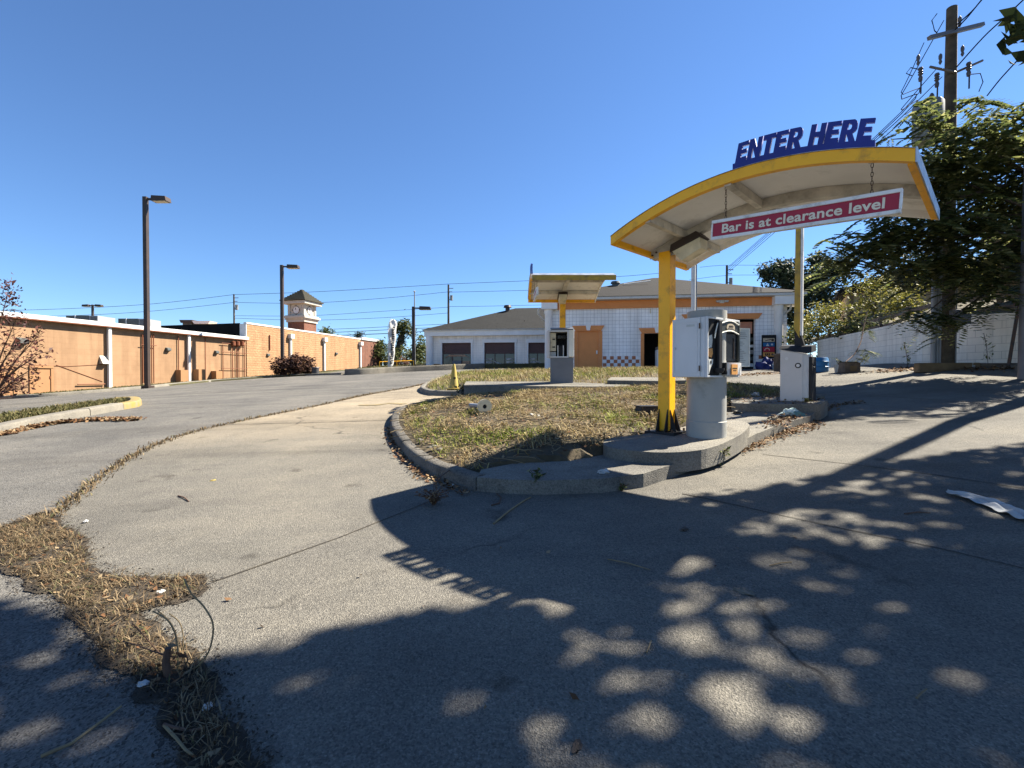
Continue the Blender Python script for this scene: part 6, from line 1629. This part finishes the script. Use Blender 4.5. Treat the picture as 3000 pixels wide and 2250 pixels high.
def along(pts, n, wd, bias=0):
    P_ = catmull([Vector((p_[0], p_[1], 0)) for p_ in pts], 6); L = [0]
    for i in range(1, len(P_)): L.append(L[-1] + (P_[i] - P_[i - 1]).length)
    s = rng.random(n) * L[-1]; xs = np.interp(s, L, [p_.x for p_ in P_]); ys6 = np.interp(s, L, [p_.y for p_ in P_])
    return np.stack([xs + rng.normal(size=n) * wd, ys6 + rng.normal(size=n) * wd], 1)
gr0 = lambda x, y: gzv(x, y) + .006
J1 = along(LANE_EDGE, 5200, .045)
stuff(blades('joint_grass', J1, gr0, .02, .09, .006, M['drygrass'], 1.2, .8), 'dry grass growing in the joint between asphalt and lane', 'grass')
wpoly = [tuple(GD(*p_)[:2]) for p_ in [(-20, 1150), (90, 1110), (175, 1165), (190, 1235), (260, 1250), (440, 1252), (430, 1285), (300, 1325), (330, 1370), (440, 1440), (470, 1530), (550, 1640), (560, 1700), (420, 1700), (360, 1520), (230, 1420), (140, 1300), (10, 1230)]]
Wd = sample(wpoly, 110000); k = np.array([mnoise.noise(Vector((a[0] * 4, a[1] * 4, 5))) for a in Wd]); Wd = Wd[rng.random(len(Wd)) < np.clip(.7 + 1.3 * k, .2, 1)]
stuff(blades('verge_weeds', Wd, gr0, .012, .075, .0024, M['drygrass'], 1.5, 1.0), 'clump of dry weeds at the broken edge of the drive, lower left', 'weeds')
wj = []
for i in range(len(wpoly)):
    a_, b_ = Vector(wpoly[i]), Vector(wpoly[(i + 1) % len(wpoly)]); c_ = sum((Vector(q_) for q_ in wpoly), Vector((0, 0))) / len(wpoly)
    k = max(1, int((b_ - a_).length / .05))
    for j in range(k):
        q_ = a_.lerp(b_, j / k); nz = mnoise.noise(Vector((q_.x * 6, q_.y * 6, 2))) * .07 + mnoise.noise(Vector((q_.x * 19, q_.y * 19, 7))) * .03
        d_n = Vector((-(b_ - a_).y, (b_ - a_).x)).normalized(); wj.append(tuple(q_ + d_n * (nz + .02)))
drape('weed_soil', wj, M['weedsoil'], .0075, step=.25)
def litter(name, A, zf, s, mt, h=.02):
    x, y = A[:, 0], A[:, 1]; P_ = np.stack([x, y, zf(x, y) + rng.random(len(x)) * h + .006], 1)
    return leaves(name, P_, s, mt, None, .55, 1.6)
L1_ = np.concatenate([along([G(2160, 1330), G(2260, 1290), G(2330, 1250), G(2395, 1218), G(2440, 1192), G(2520, 1180)], 900, .06), along([G(2290, 1275), G(2330, 1262), G(2390, 1240)], 420, .09)])
stuff(litter('leaf_litter', L1_, gr0, .05, M['brownlf'], .04), 'brown dry leaves drifted along the right kerb of the island', 'leaves')
L2_ = along([G(2290, 1228, .14), G(2310, 1222, .14), G(2260, 1250, .14)], 260, .09)
stuff(litter('slab_leaves', L2_, lambda x, y: gzv(x, y) + .138, .05, M['brownlf'], .04), 'reddish leaves piled on the slab before the gate', 'leaves')
L3_ = along([G(0, 1277), G(90, 1256), G(181, 1240), G(285, 1232), G(400, 1232)], 1300, .07)
stuff(litter('gutter_leaves', L3_, gr0, .09, M['brownlf'], .05), 'brown leaves in the gutter of the left median kerb', 'leaves')
L4_ = np.concatenate([sample(NI2, 6000, (low2, up2, gslab), .2), sample(gslab, 300)]); zz4 = lambda x, y: np.where(inpoly(x, y, gslab), gzv(x, y) + .272, ni_z(x, y))
stuff(litter('island_leaves', L4_, zz4, .05, M['brownlf'], .03), 'fallen leaves among the island grass', 'leaves')
L5_ = sample(wpoly, 2200); L6_ = sample([tuple(GD(*p_)[:2]) for p_ in [(200, 1250), (2212, 1060), (2212, 1659), (450, 1659)]], 34)
stuff(litter('drive_leaves', np.concatenate([L5_, L6_]), gr0, .035, M['brownlf'], .012), 'scattered dry leaves on the drive and weed clump', 'leaves')
L7_ = along([GD(850, 925), GD(868, 970), GD(915, 1018), GD(975, 1048), GD(1020, 1064)], 500, .05) - np.array([.05, .05])
stuff(litter('kerb_leaves', L7_, gr0, .05, M['brownlf'], .03), 'dark leaves and debris along the foot of the left island kerb', 'leaves')
L8_ = np.concatenate([along([G(2560, 1092), G(2700, 1082), G(2900, 1083), G(3000, 1080)], 700, .25), along([G(2110, 1108), G(2200, 1098), G(2290, 1096)], 300, .3)])
stuff(litter('wall_leaves', L8_, gr0, .09, M['brownlf'], .05), 'leaf litter along the foot of the block wall and the bay', 'leaves')
iv2 = along([G(1360, 1160), G(1400, 1157), G(1450, 1156)], 700, .12)
stuff(leaves('kerb_ivy', np.stack([iv2[:, 0], iv2[:, 1] - .03, gzv(iv2[:, 0], iv2[:, 1]) + rng.random(len(iv2)) * .28], 1), .09, M['ivy'], None, .7, .5), 'dark creeper hanging on the far island slab', 'creeper')

cr_ = []
for i in range(len(wpoly)):
    a_, b_ = wpoly[i], wpoly[(i + 1) % len(wpoly)]; m_ = int(420 * math.hypot(b_[0] - a_[0], b_[1] - a_[1])) + 20
    cr_.append(np.array(a_)[None] + (np.array(b_) - np.array(a_))[None] * rng.random((m_, 1)) + rng.normal(size=(m_, 2)) * .045)
stuff(litter('soil_crumbs', np.concatenate(cr_), gr0, .016, M['weedsoil'], .004), 'loose soil and grit along the broken edge of the drive', 'soil')
def plant(label, loc, hh_, n, m, spread, ls=.05, name='weed', cat='weed'):
    r = thing(name, label, cat, loc); mb = MB(); P_ = []
    for k in range(n):
        a = R.random() * 6.28; e = Vector((math.cos(a) * spread * R.random(), math.sin(a) * spread * R.random(), hh_ * R.uniform(.5, 1)))
        mb.tube([(0, 0, -.01), (e.x * .35, e.y * .35, e.z * .7), tuple(e)], .003, 4)
        for t in np.linspace(.3, 1, 6): P_.append((e.x * t * t + R.uniform(-.02, .02), e.y * t * t + R.uniform(-.02, .02), e.z * t))
    mb.build('stem', M['twig'], r); leaves('leaves', np.array(P_), ls, m, r, .5, .4)
plant('green weed at the corner where the two island slabs meet', G(2105, 1365), .22, 14, M['green'], .14, .06)
plant('dark nettle like weed in the middle joint of the front slab', G(1575, 1440), .22, 8, M['green'], .16, .07)
plant('small fern like weed at the foot of the front slab', G(1820, 1440), .10, 8, M['green'], .08, .035)
plant('brown dead tuft on the drive at the foot of the left kerb', G(1270, 1480), .16, 40, M['brownlf'], .2, .025)
plant('leafy yellow green weed at the corner of the gate slab', G(2390, 1205), .14, 9, M['bushy'], .1, .05)
plant('low green weeds along the gate cabinet foot', G(2360, 1180, .27), .08, 9, M['bushy'], .1, .04)
# arching dead vine stalks in the lower left weed clump
q = GD(385, 1452)
vs_ = thing('dead_vine', 'arching brown dead vine stalks rising from the weeds at lower left', 'dead plant', q)
def vl(pts, d): return [Pt(px * K, py * K, dd) - q for (px, py), dd in zip(pts, d)]
d0 = q.y
for pts, dd, r_, m_ in [([(392, 1452), (425, 1440), (452, 1405), (460, 1350), (440, 1310), (413, 1282), (398, 1250)], [d0] * 7, .0036, 'straw'),
          ([(385, 1448), (384, 1410), (378, 1370), (362, 1340), (330, 1320)], [d0] * 5, .003, 'straw'), ([(388, 1448), (386, 1400), (372, 1350), (340, 1318)], [d0, d0 + .03, d0 + .05, d0 + .05], .0026, 'straw'),
          ([(384, 1420), (340, 1410), (300, 1395), (265, 1385)], [d0] * 4, .0027, 'twig'), ([(384, 1430), (350, 1415), (310, 1372), (285, 1345)], [d0 + .05] * 4, .0024, 'twig'), ([(392, 1410), (396, 1380), (388, 1345), (365, 1325)], [d0 + .08] * 4, .0024, 'straw'), ([(395, 1448), (405, 1425), (398, 1408)], [d0] * 3, .003, 'twig')]:
    MB().tube(catmull(vl(pts, dd), 5), r_, 5).build('stalk', M[m_], vs_, True)
leaves('dry_leaves', np.array([np.array(Pt(372 * K, 1415 * K, d0) - q) + rng.normal(size=3) * np.array([.03, .03, .04]) for _ in range(16)]), .04, M['brownlf'], vs_)
mb = MB(); mb.tube([(-.02, -.03, .0), (-.03, -.03, .06), (-.02, -.03, .12)], [.016, .015, .012], 7); mb.build('stub', M['twig'], vs_)
# sticks and stalks
def stick(label, pts, r_, m, lift=.01, cat='stick', name='stick'):
    P_ = [G(px, py) for px, py in pts]; b0 = P_[0]
    o = MB().tube([(p_ - b0) + Vector((0, 0, lift + R.random() * .006)) for p_ in P_], [r_ * (1 - .4 * i / len(P_)) for i in range(len(P_))], 6).build(name, M[m], None, True); o.location = b0
    return tag(o, label, cat, 'twigs lying on the drive')
stick('forked pale twig on the shaded drive below the front slab', [(1446, 1538), (1490, 1502), (1530, 1475), (1555, 1460)], .008, 'straw')
stick('curled brown twig at the foot of the front slab', [(1440, 1484), (1462, 1478), (1468, 1462), (1455, 1450)], .007, 'twig')
stick('long straw stalk lying across the island corner', [(1385, 1360), (1440, 1400), (1500, 1432), (1535, 1449)], .004, 'straw', .1)
stick('long bent twig at the bottom left on the asphalt', [(120, 2225), (210, 2190), (300, 2120), (355, 2080)], .006, 'straw')
stick('pale stalk below the weed clump', [(480, 2133), (520, 2180), (545, 2210), (565, 2226)], .006, 'straw')
stick('grey stick at the edge of the weed clump', [(480, 2133), (510, 2145), (560, 2150), (600, 2145)], .007, 'twig')
stick('short twig on the sunny drive', [(522, 1456), (540, 1462), (553, 1472)], .007, 'twig')
stick('thin straw on the shaded drive, middle right', [(1780, 1645), (1840, 1655), (1905, 1675)], .0035, 'straw')
stick('straw piece at the lower right', [(2685, 2055), (2700, 2040), (2715, 2030)], .004, 'straw')
stick('thin twig at the right part of the drive', [(2650, 1510), (2690, 1505), (2725, 1508)], .006, 'twig')
stick('short pale straw stub on the dappled drive', [(1895, 1920), (1900, 1905), (1908, 1885)], .004, 'straw')
stick('bent twig in the sun patch at right', [(2255, 1663), (2290, 1655), (2320, 1652)], .004, 'straw')
stick('black branch laid over the split kerb joint', [(1275, 1445), (1320, 1410), (1385, 1362)], .006, 'twig', .12)
for i, (px, py, s_, lb_) in enumerate([(625, 1408, .03, 'yellow folded leaf on the sunny part of the drive'), (2005, 1552, .045, 'curled brown leaf in the shade at mid drive'), (2178, 1735, .05, 'large curled grey leaf in the dappled shade'), (1690, 2185, .03, 'dark leaf at the bottom centre')]):
    crumple('fallen_leaf', lb_, 'leaf', px, py, .004, (s_, s_ * .5, s_ * .4), [M['cone'], M['bark'], M['stone'], M['bark']][i], 40 + i, grp='big single leaves on the drive')
for i, (px, py, lb_) in enumerate([(608, 2072, 'white wrapper scrap below the weed clump'), (470, 1735, 'white paper scrap in the weed clump'), (418, 2005, 'white pebble like scrap at the weed edge'), (252, 1528, 'white speck of paper at the top of the weed clump')]):
    crumple('paper_scrap', lb_, 'litter', px, py, .012, (.022, .016, .012), M['paper'], 60 + i, grp='paper scraps at the weed clump')
bpy.context.view_layer.update()
